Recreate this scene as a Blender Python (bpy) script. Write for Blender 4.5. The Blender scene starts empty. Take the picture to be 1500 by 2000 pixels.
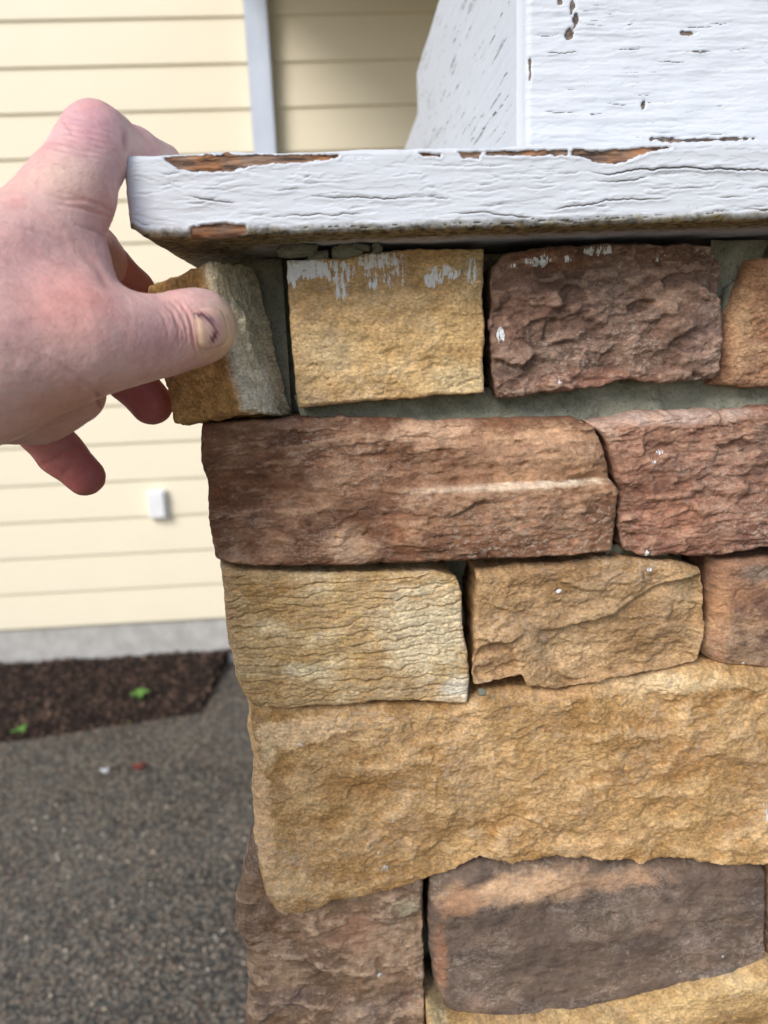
import bpy, bmesh, math, random
import numpy as np
from mathutils import Matrix, Vector

# ------------------------------------------------------------------ camera
random.seed(4); RNG = np.random.default_rng(7)
scene = bpy.context.scene
C = scene.collection
FPX = 1450.0                                   # focal length for a 1500 x 2000 frame
YAW, PITCH, ROLL = math.radians(3.5), math.radians(12.6), 0.040
EYE = np.array([0.0, 0.0, 1.27])
fw = np.array([math.sin(YAW)*math.cos(PITCH), math.cos(YAW)*math.cos(PITCH), -math.sin(PITCH)])
r0 = np.array([math.cos(YAW), -math.sin(YAW), 0.0])
u0 = np.cross(r0, fw)
rt = math.cos(ROLL)*r0 - math.sin(ROLL)*u0
up = math.sin(ROLL)*r0 + math.cos(ROLL)*u0
cd = bpy.data.cameras.new('camera'); cam = bpy.data.objects.new('camera', cd); C.objects.link(cam)
M = Matrix.Identity(4)
for i in range(3):
    M[i][0], M[i][1], M[i][2], M[i][3] = rt[i], up[i], -fw[i], EYE[i]
cam.matrix_world = M
cd.sensor_fit = 'VERTICAL'; cd.sensor_height = 36.0; cd.lens = 36.0*FPX/2000
cd.clip_start = 0.01; cd.clip_end = 500
cd.dof.use_dof = True; cd.dof.focus_distance = 0.315; cd.dof.aperture_fstop = cd.lens/2.8
scene.camera = cam
scene.render.resolution_x, scene.render.resolution_y = 768, 1024

# ------------------------------------------------------------------ sky, sun, exposure
SUN_EL, SUN_AZ = math.radians(37), math.radians(216)      # azimuth clockwise from +y: behind the camera, to its left
w = bpy.data.worlds.new('World'); scene.world = w; w.use_nodes = True
nt = w.node_tree
sky = nt.nodes.new('ShaderNodeTexSky'); sky.sky_type = 'NISHITA'; sky.sun_disc = False
sky.sun_elevation = SUN_EL; sky.sun_rotation = SUN_AZ
sky.air_density = 1.0; sky.dust_density = 1.5; sky.ozone_density = 1.0
nt.nodes['Background'].inputs[1].default_value = 0.135
nt.links.new(sky.outputs[0], nt.nodes['Background'].inputs[0])
sd = bpy.data.lights.new('sun', 'SUN'); sd.energy = 1.5; sd.angle = math.radians(24); sd.color = (1.0, 0.97, 0.93)
so = bpy.data.objects.new('sun', sd); C.objects.link(so)
sdir = Vector((math.sin(SUN_AZ)*math.cos(SUN_EL), math.cos(SUN_AZ)*math.cos(SUN_EL), math.sin(SUN_EL)))
so.rotation_euler = sdir.to_track_quat('Z', 'Y').to_euler(); so.location = (0, -3, 5)
vs = scene.view_settings
vs.view_transform = 'Standard'; vs.look = 'None'; vs.gamma = 1.0; vs.exposure = 0.55; vs.use_curve_mapping = False

# ------------------------------------------------------------------ helpers
def P(px, py, Y):
    d = fw*FPX + rt*(px-750) + up*(1000-py)
    return EYE + d*((Y-EYE[1])/d[1])
def PG(px, py, z=0.0):
    d = fw*FPX + rt*(px-750) + up*(1000-py)
    return EYE + d*((z-EYE[2])/d[2])
def XZ(pts, Y): return np.array([[P(a, b, Y)[0], P(a, b, Y)[2]] for a, b in pts])
def proj(V):
    q = V - EYE; dz = q@fw
    return np.stack([750 + FPX*(q@rt)/dz, 1000 - FPX*(q@up)/dz], -1)
def lin(r, g, b):
    f = lambda c: (c/255/12.92 if c/255 <= .04045 else ((c/255+.055)/1.055)**2.4)
    return np.array([f(r), f(g), f(b)])
def sstep(a, b, x):
    t = np.clip((x-a)/(b-a), 0, 1); return t*t*(3-2*t)

PERM = np.random.default_rng(11).permutation(256).astype(np.int64)
GRAD = np.random.default_rng(12).normal(size=(256, 3)); GRAD /= np.linalg.norm(GRAD, axis=1)[:, None]
G2 = np.stack([np.cos(np.arange(256)*2.399963), np.sin(np.arange(256)*2.399963)], 1).astype(np.float32)
G32 = GRAD.astype(np.float32); PP32 = np.concatenate([PERM, PERM]).astype(np.int32)
def pn(p):
    p = np.asarray(p)
    if len(p) > 1 and p[0, 2] == p[-1, 2] and p[0, 2] == p[len(p)//2, 2]: return pn2(p)
    i = np.floor(p).astype(np.int32); f = (p-i).astype(np.float32); u = f*f*f*(f*(f*6-15)+10); i &= 255
    out = 0; i1 = (i+1) & 255
    for dx in (0, 1):
        hx = PP32[i1[:, 0] if dx else i[:, 0]]; wx = u[:, 0] if dx else 1-u[:, 0]
        for dy in (0, 1):
            hy = PP32[hx+(i1[:, 1] if dy else i[:, 1])]; wy = wx*(u[:, 1] if dy else 1-u[:, 1])
            for dz in (0, 1):
                G = G32[PP32[hy+(i1[:, 2] if dz else i[:, 2])]]
                out = out+wy*(u[:, 2] if dz else 1-u[:, 2])*(G[:, 0]*(f[:, 0]-dx)+G[:, 1]*(f[:, 1]-dy)+G[:, 2]*(f[:, 2]-dz))
    return out*1.6
def pn2(p):
    q = p[:, :2]+np.float64(p[0, 2])*np.array([7.31, 3.17])
    i = np.floor(q).astype(np.int32); f = (q-i).astype(np.float32); u = f*f*f*(f*(f*6-15)+10); i &= 255; i1 = (i+1) & 255
    out = 0
    for dx in (0, 1):
        hx = PP32[i1[:, 0] if dx else i[:, 0]]; wx = u[:, 0] if dx else 1-u[:, 0]
        for dy in (0, 1):
            G = G2[PP32[hx+(i1[:, 1] if dy else i[:, 1])]]
            out = out+wx*(u[:, 1] if dy else 1-u[:, 1])*(G[:, 0]*(f[:, 0]-dx)+G[:, 1]*(f[:, 1]-dy))
    return out*1.45
def fbm(p, o=4, gain=.5):
    s = 0; a = 1.0; q = np.array(p, float); n = 0
    for _ in range(o):
        s = s+a*pn(q); n += a; a *= gain; q = q*2.03+17.3
    return s/n
def ridge(p, o=3):
    s = 0; a = 1.0; q = np.array(p, float); n = 0
    for _ in range(o):
        s = s+a*(1-2*np.abs(pn(q))); n += a; a *= .5; q = q*2.1+9.1
    return s/n

def mesh_np(name, V, F, mat, parent=None, smooth=True, attrs=None):
    me = bpy.data.meshes.new(name); V = np.asarray(V, np.float32)
    if isinstance(F, np.ndarray): flat = F.ravel(); cnt = np.full(len(F), F.shape[1])
    else: flat = np.fromiter((i for f in F for i in f), np.int64); cnt = np.fromiter((len(f) for f in F), np.int64)
    me.vertices.add(len(V)); me.vertices.foreach_set('co', V.ravel())
    me.loops.add(len(flat)); me.loops.foreach_set('vertex_index', flat.astype(np.int32))
    me.polygons.add(len(cnt)); me.polygons.foreach_set('loop_start', np.concatenate([[0], np.cumsum(cnt)[:-1]]).astype(np.int32))
    me.update(calc_edges=True)
    if smooth: me.polygons.foreach_set('use_smooth', [True]*len(me.polygons))
    for k, a in (attrs or {}).items():
        a = np.asarray(a, float)
        if a.ndim == 2:
            at = me.attributes.new(k, 'FLOAT_COLOR', 'POINT')
            at.data.foreach_set('color', np.concatenate([a, np.ones((len(a), 1))], 1).astype(np.float32).ravel())
        else:
            at = me.attributes.new(k, 'FLOAT', 'POINT'); at.data.foreach_set('value', a.astype(np.float32))
    me.update()
    o = bpy.data.objects.new(name, me); C.objects.link(o)
    if mat: me.materials.append(mat)
    if parent: o.parent = parent
    return o
def empty(name, loc=(0, 0, 0)):
    o = bpy.data.objects.new(name, None); o.empty_display_size = .05; C.objects.link(o); o.location = loc; return o
def tag(o, label=None, cat=None, group=None, kind=None):
    if label: o['label'] = label
    if cat: o['category'] = cat
    if group: o['group'] = group
    if kind: o['kind'] = kind
    return o
def box(lo, hi, bev=0.0):
    bm = bmesh.new(); bmesh.ops.create_cube(bm, size=1.0)
    lo, hi = np.array(lo, float), np.array(hi, float)
    for v in bm.verts: v.co = Vector((lo+hi)/2 + np.array(v.co)*(hi-lo))
    if bev: bmesh.ops.bevel(bm, geom=bm.edges[:], offset=bev, segments=2, affect='EDGES', profile=.5)
    return bm
def bobj(name, bm, mat, parent=None, smooth=False):
    me = bpy.data.meshes.new(name); bm.to_mesh(me); bm.free(); me.materials.append(mat)
    if smooth: me.polygons.foreach_set('use_smooth', [True]*len(me.polygons))
    o = bpy.data.objects.new(name, me); C.objects.link(o)
    if parent: o.parent = parent
    return o

# ------------------------------------------------------------------ materials
def mat(name, rough=.8, color=(.5, .5, .5), spec=.3):
    m = bpy.data.materials.new(name); m.use_nodes = True
    n = m.node_tree; b = n.nodes['Principled BSDF']
    b.inputs['Base Color'].default_value = (*color, 1); b.inputs['Roughness'].default_value = rough
    b.inputs['Specular IOR Level'].default_value = spec
    return m, n, b
class NB:
    def __init__(s, nt): s.t = nt
    def n(s, kind, **kw):
        o = s.t.nodes.new(kind)
        for k, v in kw.items(): setattr(o, k, v)
        return o
    def l(s, a, b): s.t.links.new(a, b)
    def coord(s, scale=(1, 1, 1)):
        tc = s.n('ShaderNodeTexCoord'); mp = s.n('ShaderNodeMapping'); mp.inputs['Scale'].default_value = scale
        s.l(tc.outputs['Object'], mp.inputs[0]); return mp.outputs[0]
    def noise(s, vec, scale, detail=3, rough=.55, dist=0):
        o = s.n('ShaderNodeTexNoise'); s.l(vec, o.inputs['Vector'])
        o.inputs['Scale'].default_value = scale; o.inputs['Detail'].default_value = detail
        o.inputs['Roughness'].default_value = rough; o.inputs['Distortion'].default_value = dist
        return o.outputs['Fac']
    def voro(s, vec, scale, feature='F1'):
        o = s.n('ShaderNodeTexVoronoi', feature=feature); s.l(vec, o.inputs['Vector']); o.inputs['Scale'].default_value = scale
        return o
    def rng(s, v, a, b, c, d):
        o = s.n('ShaderNodeMapRange'); o.inputs[1].default_value = a; o.inputs[2].default_value = b
        o.inputs[3].default_value = c; o.inputs[4].default_value = d; s.l(v, o.inputs[0]); return o.outputs[0]
    def math(s, op, a, b=None):
        o = s.n('ShaderNodeMath', operation=op)
        for i, v in enumerate((a, b)):
            if v is None: continue
            if isinstance(v, (int, float)): o.inputs[i].default_value = v
            else: s.l(v, o.inputs[i])
        return o.outputs[0]
    def mix(s, fac, a, b, blend='MIX'):
        o = s.n('ShaderNodeMix', data_type='RGBA', blend_type=blend)
        for sock, v in ((o.inputs[0], fac), (o.inputs[6], a), (o.inputs[7], b)):
            if isinstance(v, (int, float)): sock.default_value = v
            elif isinstance(v, (tuple, list, np.ndarray)): sock.default_value = (*v[:3], 1)
            else: s.l(v, sock)
        return o.outputs[2]
    def attr(s, name):
        o = s.n('ShaderNodeAttribute'); o.attribute_name = name; return o
    def bump(s, h, strength, dist, prev=None):
        o = s.n('ShaderNodeBump'); o.inputs['Strength'].default_value = strength; o.inputs['Distance'].default_value = dist
        s.l(h, o.inputs['Height'])
        if prev is not None: s.l(prev, o.inputs['Normal'])
        return o.outputs[0]

def stone_mat():
    m, t, b = mat('stone', .9, spec=.2); k = NB(t)
    v = k.coord(); col = k.attr('Col').outputs['Color']; pa = k.attr('paint').outputs['Fac']
    va = k.coord((1, 1, 1.5))
    gr = k.attr('grain').outputs['Fac']
    g = k.math('ADD', 1.0, k.math('MULTIPLY', gr, k.rng(k.noise(va, 620, 4, .75), .36, .64, -.34, .34)))
    md = k.rng(k.noise(va, 150, 5, .7), .36, .64, .80, 1.2)
    f = k.math('MULTIPLY', g, md)
    cc = k.n('ShaderNodeVectorMath', operation='SCALE'); k.l(col, cc.inputs[0]); k.l(f, cc.inputs['Scale'])
    sp = k.math('MULTIPLY', gr, k.rng(k.noise(va, 480, 5, .8), .60, .70, 0, .45))
    c1 = k.mix(sp, cc.outputs[0], (.62, .50, .39))
    vn = k.math('ABSOLUTE', k.math('SUBTRACT', k.noise(k.coord((1, 1, 1.7)), 150, 6, .72, .8), .5))
    vm = k.math('MULTIPLY', k.rng(vn, .004, .035, .30, 0), k.rng(k.noise(v, 34, 4, .6), .50, .60, 0, 1))
    c1 = k.mix(vm, c1, (.66, .53, .42))
    ds_ = k.math('MULTIPLY', k.rng(k.noise(va, 330, 6, .8), .50, .62, 0, .55), k.rng(k.noise(v, 26, 4, .65), .52, .62, 0, 1))
    c1 = k.mix(ds_, c1, (.60, .49, .39))
    n2 = k.noise(k.coord((2.2, 1, .6)), 280, 6, .75)
    pm = k.rng(k.math('ADD', pa, k.math('MULTIPLY', n2, 1.5)), 1.28, 1.34, 0, 1)
    c2 = k.mix(pm, c1, (.88, .89, .90))
    k.l(c2, b.inputs['Base Color'])
    h1 = k.noise(va, 620, 5, .75); h2 = k.noise(va, 210, 5, .7); vo = k.voro(v, 500).outputs['Distance']
    bn = k.bump(h2, .6, .0016); b1 = k.n('ShaderNodeBump'); b1.inputs['Distance'].default_value = .0011
    k.l(k.math('MULTIPLY', gr, .8), b1.inputs['Strength']); k.l(h1, b1.inputs['Height']); k.l(bn, b1.inputs['Normal']); bn = k.bump(vo, .2, .0005, b1.outputs[0])
    bn = k.bump(pm, .5, .0003, bn)
    k.l(bn, b.inputs['Normal'])
    return m
def mortar_mat():
    m, t, b = mat('mortar', .92, spec=.2); k = NB(t); v = k.coord()
    n1 = k.noise(v, 60, 5, .65); n2 = k.noise(v, 700, 4, .7)
    c = k.mix(k.rng(n1, .35, .65, 0, 1), lin(120, 122, 106), lin(150, 149, 134))
    c = k.mix(k.rng(n2, .52, .66, 0, .6), c, lin(88, 86, 72))
    k.l(c, b.inputs['Base Color'])
    bn = k.bump(n1, .6, .004); bn = k.bump(n2, .6, .001, bn); k.l(bn, b.inputs['Normal'])
    return m
def paint_mat(name='peeling_paint', grain=(.12, 1, 1), wa=lin(62, 46, 38), wb=lin(178, 128, 92)):
    m, t, b = mat(name, .75, spec=.22); k = NB(t)
    wd = k.attr('wood').outputs['Fac']; dr = k.attr('dirt').outputs['Fac']
    v = k.coord(); vg = k.coord(grain)
    nz = k.noise(v, 500, 5, .7); gr = k.noise(vg, 420, 5, .7, .4)
    wm = k.rng(k.math('ADD', wd, k.math('MULTIPLY', k.math('SUBTRACT', nz, .5), .5)), .44, .56, 0, 1)
    wood = k.mix(k.rng(gr, .40, .60, 0, 1), wa, wb)
    wood = k.mix(k.rng(k.noise(v, 70, 4), .42, .58, 0, .75), wood, k.mix(k.rng(gr, .4, .6, 0, 1), lin(78, 66, 60), lin(150, 132, 118)))
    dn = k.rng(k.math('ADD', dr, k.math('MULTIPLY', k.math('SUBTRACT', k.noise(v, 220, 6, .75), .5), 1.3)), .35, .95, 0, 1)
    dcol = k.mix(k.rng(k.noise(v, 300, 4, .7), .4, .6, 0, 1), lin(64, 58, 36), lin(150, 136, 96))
    soil = k.rng(k.noise(v, 45, 5, .7), .35, .75, 0, .3)
    white = k.mix(soil, (.64, .665, .70), (.56, .58, .61))
    white = k.mix(k.rng(k.noise(v, 900, 2, .5), .72, .78, 0, .6), white, (.25, .22, .18))
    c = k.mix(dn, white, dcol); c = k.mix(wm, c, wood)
    c = k.mix(k.rng(k.attr('crk').outputs['Fac'], .35, .65, 0, .92), c, lin(74, 64, 56))
    k.l(c, b.inputs['Base Color'])
    k.l(k.rng(wm, 0, 1, .72, .88), b.inputs['Roughness'])
    bn = k.bump(gr, .14, .0005); bn = k.bump(nz, .14, .0004, bn)
    inv = k.rng(wm, 0, 1, 1, 0); bn = k.bump(inv, .8, .0005, bn)
    k.l(bn, b.inputs['Normal'])
    return m
def skin_mat():
    m, t, b = mat('skin', .48, spec=.42); k = NB(t); v = k.coord()
    col = k.attr('Col').outputs['Color']
    f1 = k.rng(k.noise(v, 90, 4, .6), .3, .7, .95, 1.05)
    f2 = k.rng(k.noise(v, 420, 3, .6), .3, .7, .93, 1.06)
    cc = k.n('ShaderNodeVectorMath', operation='SCALE'); k.l(col, cc.inputs[0]); k.l(k.math('MULTIPLY', f1, f2), cc.inputs['Scale'])
    red = k.rng(k.noise(v, 150, 3, .6), .52, .72, 0, .22)
    c = k.mix(red, cc.outputs[0], lin(196, 120, 116))
    c = k.mix(k.rng(k.noise(v, 560, 3, .6), .62, .72, 0, .3), c, lin(176, 104, 100))
    k.l(c, b.inputs['Base Color'])
    b.inputs['Subsurface Weight'].default_value = .35
    b.inputs['Subsurface Radius'].default_value = (.9, .32, .18); b.inputs['Subsurface Scale'].default_value = .004
    vo = k.voro(k.coord((1, 1, 1)), 900).outputs['Distance']; vo2 = k.voro(k.coord((1, 1.4, .7)), 430).outputs['Distance']
    n1 = k.noise(v, 300, 4, .6)
    bn = k.bump(vo, .2, .0004); bn = k.bump(vo2, .14, .0006, bn); bn = k.bump(n1, .22, .0007, bn)
    k.l(bn, b.inputs['Normal'])
    k.l(k.rng(k.noise(v, 200, 3), .3, .7, .42, .6), b.inputs['Roughness'])
    return m
def nail_mat():
    m, t, b = mat('nail', .22, spec=.55); k = NB(t); v = k.coord((1, 1, 1))
    col = k.attr('Col').outputs['Color']
    k.l(col, b.inputs['Base Color'])
    b.inputs['Subsurface Weight'].default_value = .2; b.inputs['Subsurface Scale'].default_value = .002
    k.l(k.bump(k.noise(v, 700, 3), .25, .0003), b.inputs['Normal'])
    return m
def siding_mat():
    m, t, b = mat('cream_siding', .6, spec=.3); k = NB(t); v = k.coord((.3, 1, 1))
    c = k.mix(k.rng(k.noise(v, 3, 4), .35, .65, 0, 1), lin(238, 228, 203), lin(231, 221, 196))
    k.l(c, b.inputs['Base Color'])
    k.l(k.bump(k.noise(k.coord((.05, 1, 1)), 160, 3), .15, .001), b.inputs['Normal'])
    return m
def plain_noise(name, c1, c2, scale, rough=.8, bump=.3, dist=.002, detail=4):
    m, t, b = mat(name, rough); k = NB(t); v = k.coord()
    n1 = k.noise(v, scale, detail, .65)
    k.l(k.mix(k.rng(n1, .35, .65, 0, 1), c1, c2), b.inputs['Base Color'])
    k.l(k.bump(n1, bump, dist), b.inputs['Normal'])
    return m
def aggregate_mat():
    m, t, b = mat('exposed_aggregate', .75, spec=.35); k = NB(t); v = k.coord()
    vo = k.voro(v, 150); vo2 = k.voro(v, 330)
    h = k.n('ShaderNodeSeparateColor'); k.l(vo.outputs['Color'], h.inputs[0])
    h2 = k.n('ShaderNodeSeparateColor'); k.l(vo2.outputs['Color'], h2.inputs[0])
    big = k.noise(v, 2.2, 5, .6)
    base = k.mix(k.rng(big, .40, .60, 0, 1), lin(46, 46, 44), lin(76, 75, 71))
    dk = k.rng(k.noise(v, 9, 5, .65), .38, .62, 0, 1)
    c = k.mix(k.math('MULTIPLY', dk, k.rng(h.outputs[0], .2, .9, .1, .9)), base, lin(50, 50, 49))
    c = k.mix(k.rng(h.outputs[1], .80, .84, 0, .75), c, lin(140, 129, 112))
    vo3 = k.voro(v, 85); h3 = k.n('ShaderNodeSeparateColor'); k.l(vo3.outputs['Color'], h3.inputs[0])
    c = k.mix(k.math('MULTIPLY', k.rng(h3.outputs[0], .80, .84, 0, .8), k.rng(vo3.outputs['Distance'], .35, .45, 1, 0)), c, lin(150, 138, 122))
    c = k.mix(k.rng(h2.outputs[2], .9, .93, 0, .8), c, lin(168, 160, 148))
    c = k.mix(k.rng(h2.outputs[1], .95, .97, 0, .7), c, lin(150, 98, 62))
    k.l(c, b.inputs['Base Color'])
    bn = k.bump(vo.outputs['Distance'], .8, .004); bn = k.bump(vo2.outputs['Distance'], .6, .002, bn); k.l(bn, b.inputs['Normal'])
    return m

M_STONE = stone_mat(); M_MORTAR = mortar_mat(); M_PAINT = paint_mat(); M_PAINTF = paint_mat('cracked_paint_front', (.12, 1, 1), lin(86, 80, 76), lin(126, 112, 102)); M_PAINTS = paint_mat('cracked_paint_side', (1, .12, 1), lin(96, 90, 86), lin(136, 126, 118))
M_SKIN = skin_mat(); M_NAIL = nail_mat(); M_SIDING = siding_mat(); M_AGG = aggregate_mat()
M_FOUND = plain_noise('foundation_concrete', lin(168, 166, 162), lin(190, 188, 184), 14)
M_SOIL = plain_noise('mulch_soil', lin(26, 19, 16), lin(46, 33, 27), 60, .95, .8, .01)
M_GROUND = plain_noise('bare_ground', lin(92, 84, 66), lin(110, 100, 80), 6, .95)
M_WHITE = plain_noise('white_metal', lin(206, 216, 232), lin(198, 209, 226), 8, .45, .05)  # bluish base colour has the sky's reflection on white metal painted in
M_PLATE = plain_noise('white_plastic', lin(240, 240, 240), lin(232, 233, 235), 20, .4, .05)
M_ROOF = plain_noise('porch_soffit_paint', lin(150, 132, 100), lin(140, 124, 96), 5, .7, .1)
M_WEED = plain_noise('weed_leaf', lin(84, 128, 54), lin(104, 146, 66), 90, .6, .3)
M_RED = plain_noise('dry_red_leaf', lin(126, 58, 48), lin(104, 48, 40), 120, .7, .4)
M_CHIP = plain_noise('mulch_bark', lin(36, 26, 22), lin(116, 92, 78), 22, .95, .6)
M_PEB = plain_noise('pebble_mix', lin(62, 60, 55), lin(176, 166, 148), 30, .55, .2)
M_HAIR = plain_noise('hair', lin(128, 92, 76), lin(150, 110, 90), 50, .5, 0)
M_QUARTZ = plain_noise('quartz', lin(240, 234, 222), lin(206, 186, 150), 9, .5, .1)
M_SLEEVE = plain_noise('sleeve_cloth', lin(52, 56, 64), lin(66, 70, 78), 400, .9, .3)
M_CHIPW = plain_noise('white_chip', lin(226, 228, 232), lin(205, 208, 214), 100, .6, .3)

# ------------------------------------------------------------------ setting: ground, path, bed
WALL_Y = 2.94; WROT = math.radians(-0.8)
def sheet(name, pts, z, m, kind='structure'):
    bm = bmesh.new(); bm.faces.new([bm.verts.new((x, y, z)) for x, y in pts])
    o = bobj(name, bm, m); return tag(o, kind=kind)
tag(sheet('ground', [(-60, -60), (60, -60), (60, 60), (-60, 60)], -.012, M_GROUND), 'bare brown ground reaching out to the horizon', 'ground')
bedA = PG(0, 1452); bedB = PG(395, 1392); bedC = PG(442, 1300)
sl = (bedB-bedA)/(bedB[0]-bedA[0]); xl = -3.2
eL = bedA+sl*(xl-bedA[0])
path_pts = [(-3.2, -3.0), (2.6, -3.0), (2.6, 2.93), (bedC[0]+(bedC[0]-bedB[0])*1.0, 2.93), (bedC[0], bedC[1]), (bedB[0], bedB[1]), (xl, eL[1])]
bm = bmesh.new(); f = bm.faces.new([bm.verts.new((x, y, 0.0)) for x, y in path_pts])
r = bmesh.ops.extrude_face_region(bm, geom=[f])
for v in [g for g in r['geom'] if isinstance(g, bmesh.types.BMVert)]: v.co.z = -.1
bmesh.ops.recalc_face_normals(bm, faces=bm.faces[:])
tag(bobj('concrete_path', bm, M_AGG), 'grey exposed aggregate concrete path below the pillar', 'path', kind='structure')
# mulch bed: bumpy sheet
nx, ny = 150, 50
gx, gy = np.meshgrid(np.linspace(-3.2, bedC[0]+.14, nx), np.linspace(0, 1, ny), indexing='ij')
y0 = np.where(gx < bedB[0], bedA[1]+(gx-bedA[0])*sl[1], bedB[1]+(gx-bedB[0])*(bedC[1]-bedB[1])/(bedC[0]-bedB[0]))
y0 = y0+.02*fbm(np.column_stack([gx.ravel()*9, np.zeros(gx.size), np.zeros(gx.size)]), 3).reshape(gx.shape)
yy = y0-.02+(2.96-y0)*gy
pp = np.stack([gx.ravel(), yy.ravel(), np.zeros(nx*ny)], 1)
y_j = None
zz = -.008+.030*sstep(0, .2, gy.ravel())+.035*sstep(.3, 1, gy.ravel())+.012*fbm(pp*9, 4)
V = pp.copy(); V[:, 2] = zz
ids = np.arange(nx*ny).reshape(nx, ny)
Fq = np.stack([ids[:-1, :-1], ids[1:, :-1], ids[1:, 1:], ids[:-1, 1:]], -1).reshape(-1, 4)
tag(mesh_np('mulch_bed', V, Fq, M_SOIL), 'dark brown mulch bed along the house wall', 'mulch bed', kind='structure')
# loose bark chips, one mass
def scatter(name, n, pos, size, m, flat, label, cat):
    vs_, fs = [], []
    base = np.array([[1,0,0],[-1,0,0],[0,1,0],[0,-1,0],[0,0,1],[0,0,-1]], float)
    fb = [(0,2,4),(2,1,4),(1,3,4),(3,0,4),(2,0,5),(1,2,5),(3,1,5),(0,3,5)]
    for i in range(n):
        s = size*(.5+RNG.random(3)*np.array([1.0, 1.0, flat*1.2]))*np.array([1, .6 if flat < .6 else .85, flat])
        a, b_ = RNG.random()*6.28, (RNG.random()-.5)*1.2
        ca, sa, cb, sb = math.cos(a), math.sin(a), math.cos(b_), math.sin(b_)
        R = np.array([[ca, -sa, 0], [sa, ca, 0], [0, 0, 1]])@np.array([[cb, 0, sb], [0, 1, 0], [-sb, 0, cb]])
        q = (base*s*(.8+.4*RNG.random((6, 1))))@R.T+pos[i]
        k = len(vs_); vs_.extend(q); fs.extend([(k+x, k+y, k+z) for x, y, z in fb])
    o = mesh_np(name, vs_, fs, m, smooth=False)
    return tag(o, label, cat, kind='stuff')
pick = RNG.integers(0, len(V), 5200); cp = V[pick]+np.concatenate([RNG.normal(0, .012, (5200, 2)), np.full((5200, 1), .003)], 1)
cp = cp[(cp[:, 0] > -2.2)]
scatter('bark_chips', len(cp), cp, .011, M_CHIP, .35, 'loose dark bark chips covering the mulch bed', 'mulch')
n = 6500
px_ = np.column_stack([RNG.uniform(-2.0, .4, n), RNG.uniform(.25, 2.2, n), np.full(n, .0005)])
y_edge = bedA[1]+(px_[:, 0]-bedA[0])*sl[1]
px_ = px_[px_[:, 1] < np.minimum(y_edge, bedB[1])-.02]
nq = 520
qp = np.column_stack([RNG.uniform(-1.6, .2, nq), RNG.uniform(.3, 2.0, nq), np.full(nq, .001)])
qp = qp[qp[:, 1] < np.minimum(bedA[1]+(qp[:, 0]-bedA[0])*sl[1], bedB[1])-.03]
scatter('quartz_pebbles', len(qp), qp, .0040, M_QUARTZ, .7, 'scattered bright quartz pebbles in the concrete path', 'pebbles')
scatter('path_pebbles', len(px_), px_, .0032, M_PEB, .6, 'small pale pebbles set in the concrete path', 'pebbles')

# ------------------------------------------------------------------ house
house = empty('house', (0, WALL_Y, 0)); house.rotation_euler.z = WROT
tag(house, 'house wall with cream lap siding above grey concrete foundation', 'house')
zb = P(200, 1219, WALL_Y)[2]; EXPO = .1472
bm0 = bmesh.new()
prof = [(0, 0), (-.014, 0), (-.0145, .004), (-.004, EXPO+.02), (0, EXPO+.02)]
rows = [[bm0.verts.new((x, y, z)) for y, z in prof] for x in (-4.2, 4.2)]
for i in range(len(prof)-1): bm0.faces.new([rows[0][i], rows[0][i+1], rows[1][i+1], rows[1][i]])
bmesh.ops.recalc_face_normals(bm0, faces=bm0.faces[:])
meS = bpy.data.meshes.new('siding_board'); bm0.to_mesh(meS); bm0.free(); meS.materials.append(M_SIDING)
for i in range(18):
    o = bpy.data.objects.new('siding_board', meS); C.objects.link(o); o.parent = house; o.location = (0, 0, zb+i*EXPO)
bobj('sheathing', box((-4.2, .0005, zb-.01), (4.2, .15, zb+18*EXPO)), M_SIDING, house)
bobj('foundation', box((-4.2, .004, -.1), (4.2, .14, zb+.005)), M_FOUND, house)

ds = empty('downspout', P(508, 150, WALL_Y-.05)*np.array([1, 1, 0])+np.array([0, 0, .05]))
tag(ds, 'white metal downspout running up the cream siding', 'downspout')
bm = bmesh.new()
prof = []
hw, hd = .0385, .027
for i in range(33):
    t = i/32; prof.append((t, 0))
loop = []
for (x0_, y0_), (x1_, y1_) in (((-hw, -hd), (hw, -hd)), ((hw, -hd), (hw, hd)), ((hw, hd), (-hw, hd)), ((-hw, hd), (-hw, -hd))):
    for i in range(12):
        t = i/12; x = x0_+(x1_-x0_)*t; y = y0_+(y1_-y0_)*t
        c = .0004*math.sin(t*math.pi*2)
        L = math.hypot(x1_-x0_, y1_-y0_); loop.append((x+(y1_-y0_)/L*c*-1, y+(x1_-x0_)/L*c))
ra = [bm.verts.new((x, y, 0)) for x, y in loop]; rb = [bm.verts.new((x, y, 2.9)) for x, y in loop]
for i in range(len(loop)): bm.faces.new([ra[i], ra[(i+1) % len(loop)], rb[(i+1) % len(loop)], rb[i]])
bm.faces.new(rb); bm.faces.new(ra[::-1]); bmesh.ops.recalc_face_normals(bm, faces=bm.faces[:])
bobj('tube', bm, M_WHITE, ds)
for z in (.5, 2.74):
    bobj('strap', box((-hw-.012, -hd-.0035, z), (hw+.012, hd+.012, z+.025), .001), M_WHITE, ds)
# outlet cover
oc = P(307, 985, WALL_Y-.02); ob = empty('outlet_cover', oc)
tag(ob, 'small white weatherproof outlet cover on the cream siding', 'outlet cover')
bobj('back_plate', box((-.036, -.004, -.058), (.036, .012, .058), .002), M_PLATE, ob)
bobj('lid', box((-.031, -.022, -.050), (.031, -.0045, .050), .004), M_PLATE, ob)
bobj('hinge', box((-.024, -.018, .0505), (.024, -.006, .0545), .001), M_PLATE, ob)

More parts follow.
